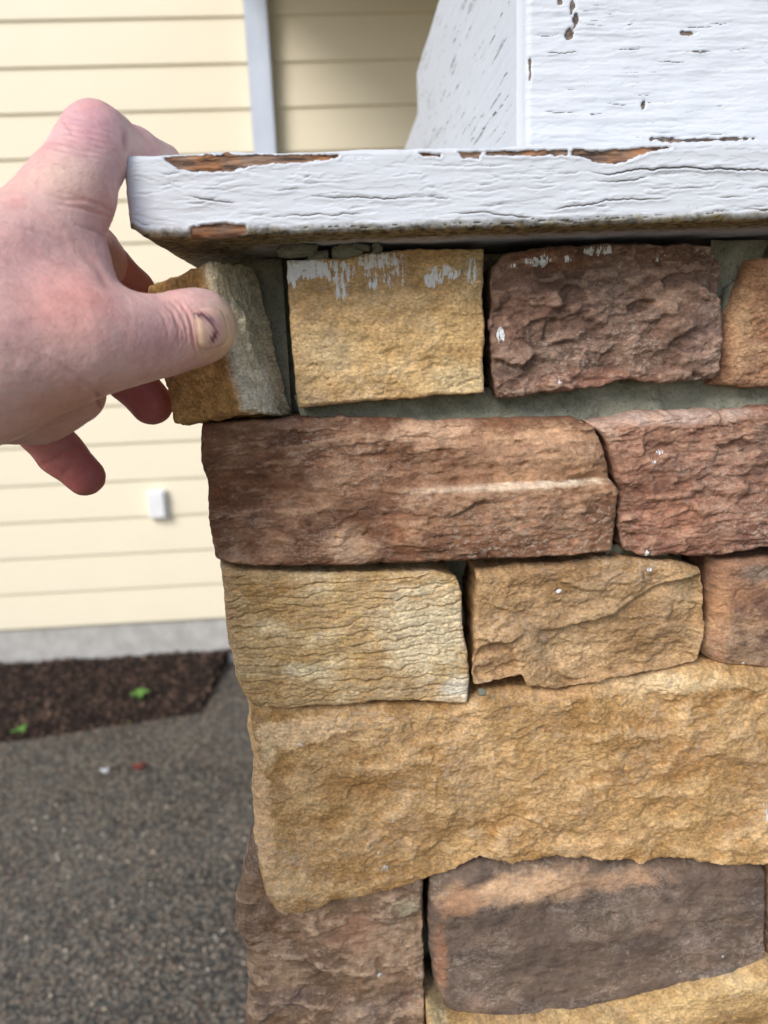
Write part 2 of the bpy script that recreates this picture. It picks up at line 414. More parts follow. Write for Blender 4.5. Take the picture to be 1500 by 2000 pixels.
# porch roof that the post carries (above the frame, shades the wall behind)
pr = empty('porch_roof', (1.17, 1.5, 2.66)); tag(pr, 'flat painted porch roof carried by the white post', 'roof')
bobj('soffit', box((-1.45, -1.25, 0), (1.6, 1.43, .03)), M_ROOF, pr)
bobj('fascia', box((-1.49, -1.29, -.05), (-1.4505, 1.43, .14)), M_WHITE, pr)
bobj('beam', box((-1.05, -1.10, -.22), (1.6, -.92, -.001)), M_WHITE, pr)

# ------------------------------------------------------------------ stone pillar
YF = .318                                      # stone face plane
pillar = empty('stone_pillar', (.24, .60, 0)); tag(pillar, 'stone veneer porch pillar with a peeling white wooden cap', 'pillar')
PIV = np.array([.24, .60, 0.0])

def resample(pl, n, tt):
    pl = np.asarray(pl, float); s = np.concatenate([[0], np.cumsum(np.linalg.norm(np.diff(pl, axis=0), axis=1))]); s /= s[-1]
    return np.stack([np.interp(tt, s, pl[:, i]) for i in range(2)], 1)

def facets(X, Z, seed, cell):
    rg = np.random.default_rng(seed+100); wx, wz = X.max()-X.min()+.02, Z.max()-Z.min()+.02
    n_ = max(8, int(wx*wz/(cell*cell*.6))); q = np.column_stack([X.min()-.01+rg.random(n_)*wx, Z.min()-.01+rg.random(n_)*wz])
    hh = rg.normal(0, .6, n_); gx = rg.normal(0, .45, n_)/cell; gz = rg.normal(0, .75, n_)/cell
    wp = np.column_stack([X*60, Z*90, np.full(len(X), seed+.5)])
    xs = X+.25*cell*fbm(wp, 4, .6); zs = Z+.25*cell*fbm(wp+40, 4, .6); out = np.zeros(len(X))
    for i in range(0, len(X), 8000):
        dx = (xs[i:i+8000, None]-q[:, 0])/1.7; dz = zs[i:i+8000, None]-q[:, 1]; d = np.sqrt(dx*dx+dz*dz)
        w_ = np.exp(-(d-d.min(1, keepdims=True))/(cell*.035)); w_ /= w_.sum(1, keepdims=True)
        out[i:i+8000] = (w_*(hh+gx*dx*.6+gz*dz)).sum(1)
    return np.clip(out, -2.2, 2.2)
def LIFT(c):
    c = c*np.array([1.17, 1.15, 1.03]); g = c.mean(-1, keepdims=True); c = c*.88+g*.12; return c/np.maximum(1, c.max(-1, keepdims=True)/.8)
def stone(top, right, bottom, left, cols, yf=YF, depth=.04, res=.00055, rnd=(.004, .003, .004, .004), big=.003, med=.0012,
          fine=.0004, strata=0.0, terr=0.0, aniso=2.2, patches=(), paint=(), seed=0, plane='front', px=True, side=None, rag=.0007, ledges=(), tilt=(0, 0), pale=.25, palec=lin(214, 178, 136), chip=0.0, cell=.012, grain=1.0, dents=()):
    if px: top, right, bottom, left = [XZ(a, yf) for a in (top, right, bottom, left)]
    top, right, bottom, left = [np.array(a, float) for a in (top, right, bottom, left)]
    c00, c10, c01, c11 = top[0], top[-1], bottom[0], bottom[-1]
    left = np.vstack([c00, left, c01]); right = np.vstack([c10, right, c11])
    W = max(np.linalg.norm(c10-c00), np.linalg.norm(c11-c01)); H = max(np.linalg.norm(c01-c00), np.linalg.norm(c11-c10))
    nu, nv = max(8, int(W/res)), max(8, int(H/(res*(.7 if strata > .0008 else 1))))
    cl = lambda n: (lambda t: t*.75+.25*(.5-.5*np.cos(np.pi*t)))(np.linspace(0, 1, n))
    uu, vv = cl(nu), cl(nv)
    T, B, L, R = resample(top, nu, uu), resample(bottom, nu, uu), resample(left, nv, vv), resample(right, nv, vv)
    S0 = seed*13.7+3.1
    def jit(A, t):
        q = np.column_stack([A*90, np.full(len(A), S0)]); wv = np.sin(np.pi*t)**.3
        q2 = np.column_stack([A*330, np.full(len(A), S0+5)])
        return A+np.stack([fbm(q, 3)*rag*1.7+pn(q2)*rag*.5, fbm(q+31, 3)*rag*1.7+pn(q2+9)*rag*.5], 1)*wv[:, None]
    T, B, L, R = jit(T, uu), jit(B, uu), jit(L, vv), jit(R, vv)
    u, v = np.meshgrid(uu, vv, indexing='ij'); u_, v_ = u[..., None], v[..., None]
    S = (1-v_)*T[:, None]+v_*B[:, None]+(1-u_)*L[None]+u_*R[None]-((1-u_)*(1-v_)*c00+u_*(1-v_)*c10+(1-u_)*v_*c01+u_*v_*c11)
    X, Z = S[..., 0].ravel(), S[..., 1].ravel(); uf, vf = u.ravel(), v.ravel()
    g = lambda d, r_: r_*(1-np.sqrt(np.clip(1-np.clip(1-d/r_, 0, 1)**2, 0, 1)))
    wob = 1+.5*fbm(np.column_stack([X*40, Z*40, np.full(len(X), S0+2)]), 2)
    off = g(vf*H, rnd[0]*wob)+g((1-uf)*W, rnd[1]*wob)+g((1-vf)*H, rnd[2]*wob)+g(uf*W, rnd[3]*wob)
    p3 = np.column_stack([X, Z*aniso*.8, np.full(len(X), S0)])
    h = big*fbm(p3*22, 3)
    if terr:
        warp = fbm(p3*np.array([26, 40, 1]), 4)
        q = Z*110+warp*2.4+fbm(p3*np.array([90, 160, 1])+4, 3)*.8
        fr = q-np.floor(q); lev = pn(np.column_stack([np.floor(q)*3.7, X*14, np.full(len(X), S0+8)]))
        h = h+1.15*terr*(lev*sstep(0, .25, fr)+pn(np.column_stack([(np.floor(q)-1)*3.7, X*14, np.full(len(X), S0+8)]))*(1-sstep(0, .25, fr)))
    if strata:
        wz = Z*205+1.5*fbm(np.column_stack([X*26, Z*36, np.full(len(X), S0+1)]), 4)+.5*fbm(np.column_stack([X*130, Z*60, np.full(len(X), S0+6)]), 3)
        amp = .45+.55*sstep(-.2, .4, fbm(np.column_stack([X*45, Z*190, np.full(len(X), S0+4)]), 2))
        fr = np.abs((wz % 1.0)-.5)*2
        h = h-strata*amp*np.exp(-((fr/.17)**2))*1.6
        h = h+strata*.7*fbm(np.column_stack([X*60, Z*420, np.full(len(X), S0+7)]), 3)
    h = h+1.3*med*(.55*fbm(p3*70+7, 4, .6)+.45*(ridge(p3*95+7, 4)-.2))+fine*1.8*grain*fbm(p3*420, 3, .75)
    pit = fbm(np.column_stack([X*120, Z*170, np.full(len(X), S0+70)]), 3)
    h = h-.0011*sstep(.30, .55, pit)
    if chip: h = h+facets(X, Z, seed, cell)*chip
    for (cx_, cy_, rx_, ry_, dp) in dents:
        q = P(cx_, cy_, yf); d = np.sqrt(((X-q[0])/(rx_*YF/FPX))**2+((Z-q[2])/(ry_*YF/FPX))**2)+.35*fbm(np.column_stack([X*90, Z*90, np.full(len(X), S0+80)]), 4)
        h = h-dp*(1-sstep(.75, 1.05, d))
    for (pts, amp, wd) in ledges:              # a split ledge along a line: stone below it stands proud
        q = XZ(pts, yf); zc = np.interp(X, q[:, 0], q[:, 1]); zc = zc+.0012*fbm(np.column_stack([X*60, np.zeros(len(X)), np.full(len(X), S0+3)]), 3)
        inside = sstep(q[0, 0]-.012, q[0, 0]+.004, X)*(1-sstep(q[-1, 0]-.004, q[-1, 0]+.012, X))
        h = h+amp*(1-sstep(-wd*.5, wd*.5, Z-zc))*inside
    h = h+tilt[0]*(uf-.5)+tilt[1]*(vf-.5)
    edge = np.minimum.reduce([uf*W, (1-uf)*W, vf*H, (1-vf)*H])
    Yd = off-h*sstep(-.001, .0025, edge)
    hg = h.reshape(nu, nv); bl = hg
    for _ in range(2):
        cs_ = np.cumsum(np.pad(bl, ((6, 5), (0, 0)), 'edge'), 0); bl = (cs_[10:]-np.pad(cs_, ((1, 0), (0, 0)))[:-11])/11
        cs_ = np.cumsum(np.pad(bl, ((0, 0), (6, 5)), 'edge'), 1); bl = (cs_[:, 10:]-np.pad(cs_, ((0, 0), (1, 0)))[:, :-11])/11
        bl = bl[:nu, :nv]
    proud = (hg-bl).ravel()
    # colour
    cols = [np.asarray(c) for c in cols]
    m1 = sstep(-.25, .3, fbm(np.column_stack([X*24, Z*40, np.full(len(X), S0+20)]), 5, .6))[:, None]
    m2 = sstep(.0, .45, fbm(np.column_stack([X*38, Z*70, np.full(len(X), S0+30)]), 5, .6))[:, None]
    col = cols[0]*(1-m1)+cols[1]*m1
    col = col*(1-m2*.8)+cols[2]*m2*.8
    for (cx, cy, rx, ry, c, a, *sf) in patches:
        s0_, s1_ = sf if sf else (.3, 1.15)
        if px: q = P(cx, cy, yf); sx = rx*YF/FPX; sz = ry*YF/FPX; qx, qz = q[0], q[2]
        else: qx, qz, sx, sz = cx, cy, rx, ry
        d = np.sqrt(((X-qx)/sx)**2+((Z-qz)/sz)**2)+.8*fbm(np.column_stack([X*75, Z*110, np.full(len(X), S0+40+cx*.01)]), 5, .7)
        k = (min(a*1.1, 1)*(1-sstep(s0_, s1_, d)))[:, None]; col = col*(1-k)+np.asarray(c)*k
    if pale:                                   # worn, lime-bloomed high spots
        k = (pale*sstep(.1, .5, ridge(np.column_stack([X*85, Z*150, np.full(len(X), S0+60)]), 4))*sstep(-.1, .3, fbm(np.column_stack([X*26, Z*26, np.full(len(X), S0+61)]), 3)))[:, None]
        col = col*(1-k)+palec*k
    k = (1.4*pale*sstep(.00025, .0009, proud))[:, None]; col = col*(1-k)+palec*k
    col = LIFT(col)
    pt = np.zeros(len(X))
    for (cx, cy, rx, ry, a) in paint:
        if px: q = P(cx, cy, yf); sx, sz, qx, qz = rx*YF/FPX, ry*YF/FPX, q[0], q[2]
        else: qx, qz, sx, sz = cx, cy, rx, ry
        d = np.sqrt(((X-qx)/sx)**2+((Z-qz)/sz)**2); pt = np.maximum(pt, (a+.08)*(1-sstep(.45, 1.3, d)))
    # assemble + returns into the wall
    ids = np.arange(nu*nv).reshape(nu, nv)
    F = np.stack([ids[:-1, :-1], ids[:-1, 1:], ids[1:, 1:], ids[1:, :-1]], -1).reshape(-1, 4)
    loop = np.concatenate([ids[:, 0], ids[-1, 1:], ids[-2::-1, -1], ids[0, -2:0:-1]])
    V3 = [np.column_stack([X, Yd, Z])]; CC = [col]; PP = [pt]; FF = [F]
    prev = loop; cur = nu*nv; cen = S.reshape(-1, 2).mean(0)
    sc = np.asarray(side) if side is not None else None
    for j, dd in enumerate((.10, .25, .5, 1.0)):
        A = np.column_stack([X[loop], Z[loop]]); nrm = cen-A; nrm /= np.linalg.norm(nrm, axis=1)[:, None]
        q = np.column_stack([A*120, np.full(len(A), S0+j*.9)])
        A2 = A+nrm*(.0006+.0015*(fbm(q, 3)+.3)*(j+1)*.5)[:, None]
        V3.append(np.column_stack([A2[:, 0], Yd[loop]*(1-dd)+depth*dd, A2[:, 1]]))
        cb = col[loop]
        CC.append(cb*.55+sc*.45 if sc is not None else cb); PP.append(pt[loop]*0)
        nl = np.arange(cur, cur+len(loop)); cur += len(loop)
        FF.append(np.stack([prev, np.roll(prev, -1), np.roll(nl, -1), nl], -1)); prev = nl
    V3 = np.vstack(V3)
    F = [tuple(q) for q in np.vstack(FF)]+[tuple(prev)]
    if plane == 'front': V3[:, 1] += yf
    else: V3 = np.column_stack([yf+V3[:, 1], -V3[:, 0], V3[:, 2]])      # faces -x
    F = [f[::-1] for f in F] if plane == 'front' else [f[::-1] for f in F]
    return mesh_np('stone', V3-PIV, F, M_STONE, pillar, attrs={'Col': np.vstack(CC), 'paint': np.concatenate(PP), 'grain': np.full(len(V3), grain)})

TAN = [lin(188, 150, 96), lin(170, 128, 78), lin(204, 172, 120)]
BRN = [lin(122, 84, 62), lin(96, 66, 50), lin(160, 116, 88)]
RED = [lin(132, 92, 76), lin(108, 74, 62), lin(164, 124, 104)]
DRK = [lin(112, 86, 74), lin(92, 70, 62), lin(132, 100, 86)]
GRY = lin(150, 146, 138)
# --- course under the cap
stone([(560, 508), (640, 503), (700, 492), (800, 486), (947, 486)], [(944, 560), (948, 660), (944, 700)], [(583, 797), (680, 788), (790, 778), (868, 772), (948, 768)],
      [(563, 600), (568, 680), (578, 750)], [lin(200, 165, 112), lin(184, 146, 94), lin(212, 180, 134)], rnd=(.0015, .0012, .0015, .0012), big=.0022, med=.0013, seed=1, chip=.0006, cell=.014,  side=GRY,
      patches=[(900, 740, 90, 50, lin(214, 188, 142), .8), (600, 770, 60, 40, lin(200, 168, 116), .6), (640, 690, 80, 60, lin(196, 172, 132), .5), (920, 520, 40, 50, lin(160, 140, 100), .6)],
      paint=[(600, 525, 60, 26, .62), (660, 530, 50, 30, .5), (665, 560, 22, 36, .5), (740, 510, 60, 24, .54), (770, 540, 36, 34, .42), (730, 545, 22, 32, .45), (848, 546, 30, 22, .56), (878, 534, 30, 18, .52), (860, 528, 40, 14, .46), (920, 530, 18, 40, .5), (570, 530, 16, 40, .6)], pale=.2)
stone([(962, 520), (985, 498), (1040, 486), (1120, 478), (1250, 474), (1395, 478)], [(1412, 520), (1406, 580), (1414, 640), (1408, 690)], [(972, 778), (1010, 777), (1110, 764), (1190, 752), (1235, 742), (1300, 748), (1405, 737)],
      [(958, 600), (960, 700)], DRK, rnd=(.0025, .002, .0018, .003), big=.0035, med=.0024, terr=.0012, seed=2, chip=.0021, cell=.010, grain=.8, side=lin(84, 66, 58), rag=.0011, pale=.3, palec=lin(172, 140, 124),
      patches=[(1080, 510, 110, 26, lin(120, 80, 56), .8), (1300, 500, 90, 30, lin(110, 74, 56), .6), (1150, 740, 160, 26, lin(146, 102, 86), .7), (1310, 585, 50, 26, lin(166, 136, 116), .7), (1000, 600, 34, 110, lin(140, 104, 90), .6), (1380, 650, 50, 80, lin(128, 104, 98), .7)],
      paint=[(1040, 512, 28, 13, .48), (1062, 508, 18, 16, .5), (1108, 506, 14, 10, .5), (1170, 488, 40, 14, .52), (1290, 500, 20, 12, .44), (978, 655, 12, 26, .5), (1090, 746, 7, 12, .45), (1000, 520, 8, 6, .5)])
stone([(1472, 506), (1520, 498), (1760, 488)], [(1770, 600)], [(1402, 752), (1450, 757), (1520, 756), (1770, 745)], [(1446, 560), (1428, 620), (1412, 690)], [lin(176, 126, 92), lin(140, 98, 74), lin(190, 146, 108)],
      rnd=(.003, .003, .003, .007), big=.002, terr=.0008, strata=.0004, seed=3, chip=.0006, patches=[(1445, 640, 26, 120, lin(190, 148, 112), .8)], side=lin(120, 100, 86), yf=.322)
# --- long brown course
stone([(392, 829), (480, 823), (600, 815), (700, 816), (790, 820), (850, 823), (1000, 818), (1128, 816)], [(1165, 836), (1184, 875), (1192, 935), (1207, 955), (1206, 1010), (1198, 1060)],
      [(420, 1094), (460, 1104), (540, 1106), (700, 1104), (850, 1098), (1000, 1090), (1100, 1083), (1194, 1078)], [(391, 895), (403, 940), (406, 1000), (412, 1060)], [lin(116, 78, 56), lin(98, 64, 46), lin(136, 92, 66)],
      rnd=(.008, .004, .002, .0025), big=.0026, med=.0011, terr=.0011, strata=.00035, seed=4, chip=.0010, cell=.022, grain=.6, aniso=3.2, pale=.22, palec=lin(206, 166, 134),
      ledges=[([(800, 950), (900, 946), (1000, 943), (1205, 940)], .0042, .0012), ([(560, 870), (700, 846), (860, 862), (1000, 850), (1140, 856)], .0018, .002)],
      patches=[(1080, 900, 170, 90, lin(166, 126, 94), .75), (980, 1000, 230, 60, lin(146, 108, 82), .7), (840, 845, 120, 28, lin(196, 158, 132), .85), (1080, 850, 150, 26, lin(196, 154, 122), .8), (680, 1065, 70, 45, lin(186, 148, 118), .8), (1000, 946, 260, 8, lin(222, 204, 186), .95), (980, 885, 110, 28, lin(136, 98, 78), .6), (520, 830, 130, 12, lin(150, 110, 88), .7), (440, 1010, 60, 90, lin(116, 72, 46), .6), (700, 930, 90, 90, lin(142, 104, 80), .6)])  # thin pale streak along the split ledge paints in its top-lit highlight
stone([(1150, 824), (1250, 806), (1400, 801), (1500, 794), (1780, 782)], [(1790, 900)], [(1222, 1076), (1262, 1088), (1400, 1086), (1500, 1070), (1790, 1056)], [(1186, 862), (1198, 905), (1212, 960), (1206, 1030)],
      [lin(140, 98, 80), lin(116, 78, 64), lin(172, 128, 104)], rnd=(.008, .004, .003, .0025), big=.0028, med=.002, terr=.0012, strata=.0006, seed=5, chip=.0013, cell=.012, grain=.7, aniso=3, rag=.001, pale=.3, palec=lin(190, 146, 122),
      patches=[(1300, 815, 230, 18, lin(184, 158, 150), .95), (1170, 840, 40, 26, lin(186, 160, 152), .8), (1480, 880, 60, 60, lin(110, 84, 74), .7), (1300, 1010, 110, 40, lin(170, 118, 94), .6)],
      paint=[(1290, 883, 14, 7, .5), (1278, 900, 14, 6, .45), (1262, 1080, 7, 12, .5)])
# --- striated course
stone([(424, 1104), (470, 1116), (560, 1120), (700, 1121), (850, 1116), (893, 1130)], [(905, 1160), (904, 1210), (914, 1290), (918, 1340)], [(484, 1378), (560, 1384), (640, 1381), (720, 1372), (800, 1368), (870, 1374), (914, 1376)],
      [(432, 1150), (436, 1210), (442, 1270), (462, 1340)], [lin(192, 158, 106), lin(178, 140, 86), lin(214, 190, 150)], rnd=(.0025, .002, .002, .0075), big=.0018, med=.0005, strata=.0011, seed=6, aniso=2.2, pale=.15, palec=lin(226, 212, 184),
      patches=[(830, 1230, 130, 130, lin(216, 200, 170), .75), (900, 1350, 60, 40, lin(224, 216, 202), .85), (600, 1310, 60, 26, lin(222, 206, 172), .7), (800, 1345, 90, 26, lin(176, 146, 108), .6), (440, 1220, 22, 160, lin(196, 160, 120), .8), (545, 1150, 70, 24, lin(170, 124, 58), .7), (560, 1190, 120, 30, lin(178, 142, 88), .6)],
      paint=[(472, 1352, 9, 12, .4), (462, 1215, 6, 12, .38)])
stone([(930, 1116), (1000, 1108), (1120, 1096), (1200, 1092), (1330, 1100), (1372, 1112)], [(1377, 1150), (1376, 1190), (1379, 1230), (1370, 1275)], [(926, 1338), (975, 1332), (1020, 1322), (1032, 1342), (1075, 1349), (1140, 1344), (1250, 1320), (1366, 1296)],
      [(928, 1200), (924, 1290)], [lin(176, 140, 98), lin(152, 116, 76), lin(190, 154, 112)], rnd=(.004, .0015, .0025, .002), big=.004, med=.0018, terr=.0008, seed=7, chip=.0014, cell=.014, dents=[(968, 1295, 58, 52, .004)], rag=.001, pale=.2,
      ledges=[([(1080, 1230), (1200, 1200), (1300, 1140), (1380, 1120)], -.0042, .0022)],
      patches=[(1120, 1270, 90, 50, lin(206, 172, 130), .7), (1290, 1220, 100, 70, lin(150, 118, 80), .6), (970, 1300, 50, 60, lin(150, 112, 76), .7), (1350, 1150, 30, 60, lin(150, 128, 92), .6)],
      paint=[(1089, 1153, 9, 6, .6), (1268, 1113, 7, 7, .6), (1207, 1200, 7, 5, .6), (1180, 1200, 4, 4, .4), (1340, 1120, 40, 3, .3)])
stone([(1398, 1096), (1500, 1090), (1780, 1084)], [(1790, 1200)], [(1386, 1290), (1402, 1299), (1500, 1304), (1790, 1298)], [(1392, 1160), (1394, 1220), (1382, 1262)], [lin(142, 104, 82), lin(112, 84, 70), lin(168, 122, 90)],
      rnd=(.004, .004, .003, .009), big=.002, med=.001, seed=8, chip=.0006, grain=.7, yf=.321, patches=[(1412, 1200, 30, 120, lin(176, 130, 94), .85), (1490, 1120, 60, 24, lin(140, 122, 110), .7), (1500, 1180, 80, 40, lin(104, 76, 66), .7)], paint=[(1452, 1296, 6, 4, .5)])
# --- the big tan stone
stone([(483, 1381), (560, 1388), (700, 1386), (900, 1382), (970, 1352), (1060, 1356), (1140, 1350), (1260, 1326), (1378, 1300), (1500, 1308), (1780, 1306)], [(1790, 1500)],
      [(534, 1788), (580, 1788), (622, 1782), (650, 1764), (740, 1752), (830, 1722), (890, 1704), (938, 1676), (1004, 1689), (1090, 1676), (1210, 1682), (1330, 1682), (1440, 1692), (1520, 1686), (1790, 1678)],
      [(488, 1420), (496, 1480), (487, 1530), (490, 1600), (499, 1680), (508, 1745)], [lin(186, 146, 92), lin(166, 124, 70), lin(206, 168, 116)], rnd=(.008, .004, .0035, .008), big=.0048, med=.0017, terr=.0006, seed=9, chip=.0016, cell=.026, aniso=1.6, rag=.0011, res=.00062, pale=.35, palec=lin(220, 184, 138),
      ledges=[([(960, 1610), (1000, 1595), (1040, 1600), (1090, 1625)], -.002, .003)],
      patches=[(600, 1425, 115, 26, lin(255, 212, 160), 1, .7, 1.0), (555, 1440, 62, 32, lin(255, 214, 164), 1, .7, 1.0), (506, 1590, 30, 160, lin(252, 204, 150), 1, .75, 1.0), (520, 1460, 22, 60, lin(226, 196, 150), .8), (1300, 1340, 190, 26, lin(226, 198, 154), .85), (1100, 1360, 130, 22, lin(196, 152, 104), .7), (700, 1530, 160, 60, lin(160, 118, 66), .6), (1330, 1480, 160, 60, lin(160, 114, 62), .55), (560, 1720, 60, 40, lin(214, 176, 120), .6), (1200, 1640, 140, 40, lin(196, 150, 98), .5)],
      paint=[(768, 1600, 10, 9, .42), (742, 1665, 9, 10, .42), (752, 1696, 16, 12, .42), (585, 1452, 14, 9, .42), (942, 1353, 8, 7, .0), (1494, 1585, 14, 40, .4)])
# --- lowest courses in view
stone([(500, 1640), (560, 1650), (700, 1660), (828, 1680)], [(826, 1760), (829, 1900), (830, 2000)], [(480, 2080), (640, 2084), (832, 2080)], [(468, 1720), (455, 1780), (456, 1830), (474, 1872), (480, 1920), (476, 1990)], [lin(130, 102, 80), lin(108, 86, 70), lin(150, 118, 94)],
      yf=.325, rnd=(.004, .0025, .004, .010), big=.0045, med=.0018, seed=10, chip=.0010, cell=.018, grain=.6, rag=.0009, pale=.4, palec=lin(196, 164, 138),
      ledges=[([(500, 1868), (600, 1880), (660, 1902), (720, 1900), (820, 1880)], -.002, .003)],
      patches=[(800, 1770, 40, 30, lin(160, 146, 122), .9), (510, 1830, 70, 60, lin(96, 64, 40), .8), (700, 1820, 90, 60, lin(170, 126, 100), .6), (560, 1960, 110, 50, lin(118, 98, 90), .8), (700, 1980, 80, 40, lin(150, 126, 112), .6), (790, 1960, 40, 60, lin(110, 84, 72), .7)], paint=[(742, 1908, 11, 9, .55)])
stone([(842, 1716), (900, 1698), (938, 1684), (1010, 1694), (1100, 1684), (1300, 1690), (1496, 1694)], [(1497, 1760), (1498, 1840)], [(876, 1988), (960, 1990), (1060, 1986), (1180, 1964), (1300, 1938), (1400, 1910), (1497, 1882)], [(838, 1800), (841, 1870), (852, 1940)],
      [lin(106, 88, 78), lin(92, 78, 72), lin(126, 104, 90)], yf=.322, rnd=(.010, .003, .003, .006), big=.0036, med=.0004, seed=11, grain=.4, chip=.0007, cell=.03, pale=.15, palec=lin(150, 130, 120),
      patches=[(1020, 1735, 190, 46, lin(214, 172, 134), 1, .2, 1.3), (900, 1760, 70, 50, lin(186, 138, 102), .7), (1220, 1722, 130, 30, lin(176, 138, 108), .85), (862, 1880, 22, 110, lin(150, 104, 76), .9), (1180, 1800, 120, 36, lin(92, 78, 66), .6), (1360, 1840, 60, 40, lin(124, 106, 100), .7), (1400, 1720, 90, 30, lin(100, 82, 74), .8), (930, 1955, 50, 30, lin(150, 122, 106), .7), (1400, 1900, 120, 18, lin(104, 98, 96), .5)],
      paint=[(1340, 1880, 10, 4, .5), (1330, 1900, 12, 4, .45), (1410, 1868, 5, 7, .5), (1360, 1895, 6, 4, .45), (1440, 1915, 22, 4, .36)])
stone([(836, 1992), (900, 2000), (1060, 1996), (1200, 1978), (1350, 1938), (1500, 1895), (1790, 1850)], [(1790, 2060)], [(838, 2200), (1200, 2204), (1790, 2190)], [(836, 2060)], [lin(204, 170, 116), lin(176, 138, 84), lin(216, 186, 136)],
      yf=.316, rnd=(.010, .004, .004, .006), big=.003, med=.0012, seed=12, pale=.3, patches=[(1450, 1992, 120, 40, lin(150, 116, 70), .9), (860, 2000, 30, 20, lin(176, 156, 120), .8)], paint=[(1432, 1942, 9, 9, .5)])
stone([(1506, 1700), (1640, 1698), (1790, 1690)], [(1790, 1780)], [(1508, 1880), (1640, 1850), (1790, 1838)], [(1506, 1790)], BRN, yf=.321, seed=13)
# courses below the frame and to the right, down to the ground, and the left return face
def generic_rows(plane, u0_, u1_, z_top, yf, seed, res=.004, zmin=.03):
    z = z_top; rn = random.Random(seed); pal = [TAN, BRN, RED, DRK, [lin(206, 172, 118), lin(176, 138, 88), lin(216, 188, 140)]]
    while z > zmin:
        hgt = min(rn.uniform(.055, .095), max(z-(zmin if zmin > .1 else .0)-.006, .02)); u = u0_
        while u < u1_-.02:
            wd = rn.uniform(.09, .2); e = min(u+wd, u1_)
            if u1_-e < .05: e = u1_
            j = lambda: rn.uniform(-.002, .002)
            a, b_, c_, d_ = (u+.003, z+j()), (e-.003, z+j()), (u+.003, z-hgt+.006+j()), (e-.003, z-hgt+.006+j())
            mid = lambda p, q: ((p[0]+q[0])/2+j(), (p[1]+q[1])/2+j())
            stone([a, mid(a, b_), b_], [mid(b_, d_)], [c_, mid(c_, d_), d_], [mid(a, c_)], rn.choice(pal), yf=yf+rn.uniform(-.003, .003), res=res, seed=rn.randint(20, 900), plane=plane, px=False, big=.005)
            u = e
        z -= hgt
XL = P(400, 950, YF)[0]
generic_rows('front', XL+.004, .545, P(700, 2210, YF)[2], YF+.004, 5)
zt = P(700, 2080, YF)[2]
generic_rows('front', P(1797, 1400, YF)[0], .545, P(1500, 492, YF)[2], YF+.004, 6, .003, P(700, 2210, YF)[2])
generic_rows('side', -.86, -.372, P(700, 520, YF)[2], XL+.003, 8)
# mortar core, bedding strip and crumbs
zc0 = 0.0; zc1 = P(900, 470, .30)[2]
def rough_panel(name, lo_x, hi_x, lo_z, hi_z, y, res, amp, parent, seed):
    nx_, nz_ = max(4, int((hi_x-lo_x)/res)), max(4, int((hi_z-lo_z)/res))
    a, b_ = np.meshgrid(np.linspace(lo_x, hi_x, nx_), np.linspace(lo_z, hi_z, nz_), indexing='ij')
    X, Z = a.ravel(), b_.ravel(); q = np.column_stack([X*45, Z*45, np.full(len(X), seed)])
    Y = y-amp*fbm(q, 5)
    ids = np.arange(len(X)).reshape(nx_, nz_)
    F = np.stack([ids[:-1, :-1], ids[1:, :-1], ids[1:, 1:], ids[:-1, 1:]], -1).reshape(-1, 4)
    return mesh_np(name, np.column_stack([X, Y, Z])-PIV, F, M_MORTAR, parent)
CAPB = P(400, 463, .285)[2]; CAPT = P(400, 300, .285)[2]
bobj('mortar_core', (lambda b: (bmesh.ops.translate(b, verts=b.verts[:], vec=-Vector(PIV)), b)[1])(box((XL+.02, .362, 0), (.53, .86, CAPB-.0005))), M_MORTAR, pillar)
rough_panel('mortar_face', XL+.02, .4, P(800, 1420, .35)[2], CAPB-.0008, .357, .0012, .003, pillar, 3)
rough_panel('mortar_face', P(478, 600, .346)[0], P(556, 600, .346)[0], P(520, 830, .346)[2], CAPB-.0012, .346, .001, .004, pillar, 8)
def mortar_bed(tp, bt, y_t, y_b, seed):
    n_ = 260; T = resample(XZ(tp, y_t), n_, np.linspace(0, 1, n_)); B = resample(XZ(bt, y_b), n_, np.linspace(0, 1, n_)); m_ = 24
    vs_ = []
    for j in range(m_):
        t = j/(m_-1); q = T*(1-t)+B*t
        y = y_t*(1-t)+y_b*t-.0035*fbm(np.column_stack([q*90, np.full(n_, seed)]), 5, .6)-.0022*ridge(np.column_stack([q[:, 0]*30, q[:, 1]*60, np.full(n_, seed+4.)]), 2)
        vs_.append(np.column_stack([q[:, 0], y, q[:, 1]]))
    V_ = np.vstack(vs_); ids = np.arange(n_*m_).reshape(m_, n_)
    F = np.stack([ids[:-1, :-1], ids[1:, :-1], ids[1:, 1:], ids[:-1, 1:]], -1).reshape(-1, 4)
    return mesh_np('mortar_bed', V_-PIV, F, M_MORTAR, pillar)
mortar_bed([(575, 772), (800, 760), (1000, 755), (1200, 738), (1500, 728), (1700, 722)], [(590, 822), (800, 830), (1000, 828), (1200, 822), (1500, 806), (1700, 800)], .338, .331, 2.)
mortar_bed([(1180, 1062), (1215, 1062), (1300, 1072)], [(1180, 1100), (1215, 1100), (1300, 1100)], .332, .334, 9.)
mortar_bed([(1385, 470), (1430, 470), (1500, 470)], [(1385, 600), (1425, 590), (1470, 545)], .330, .336, 12.)
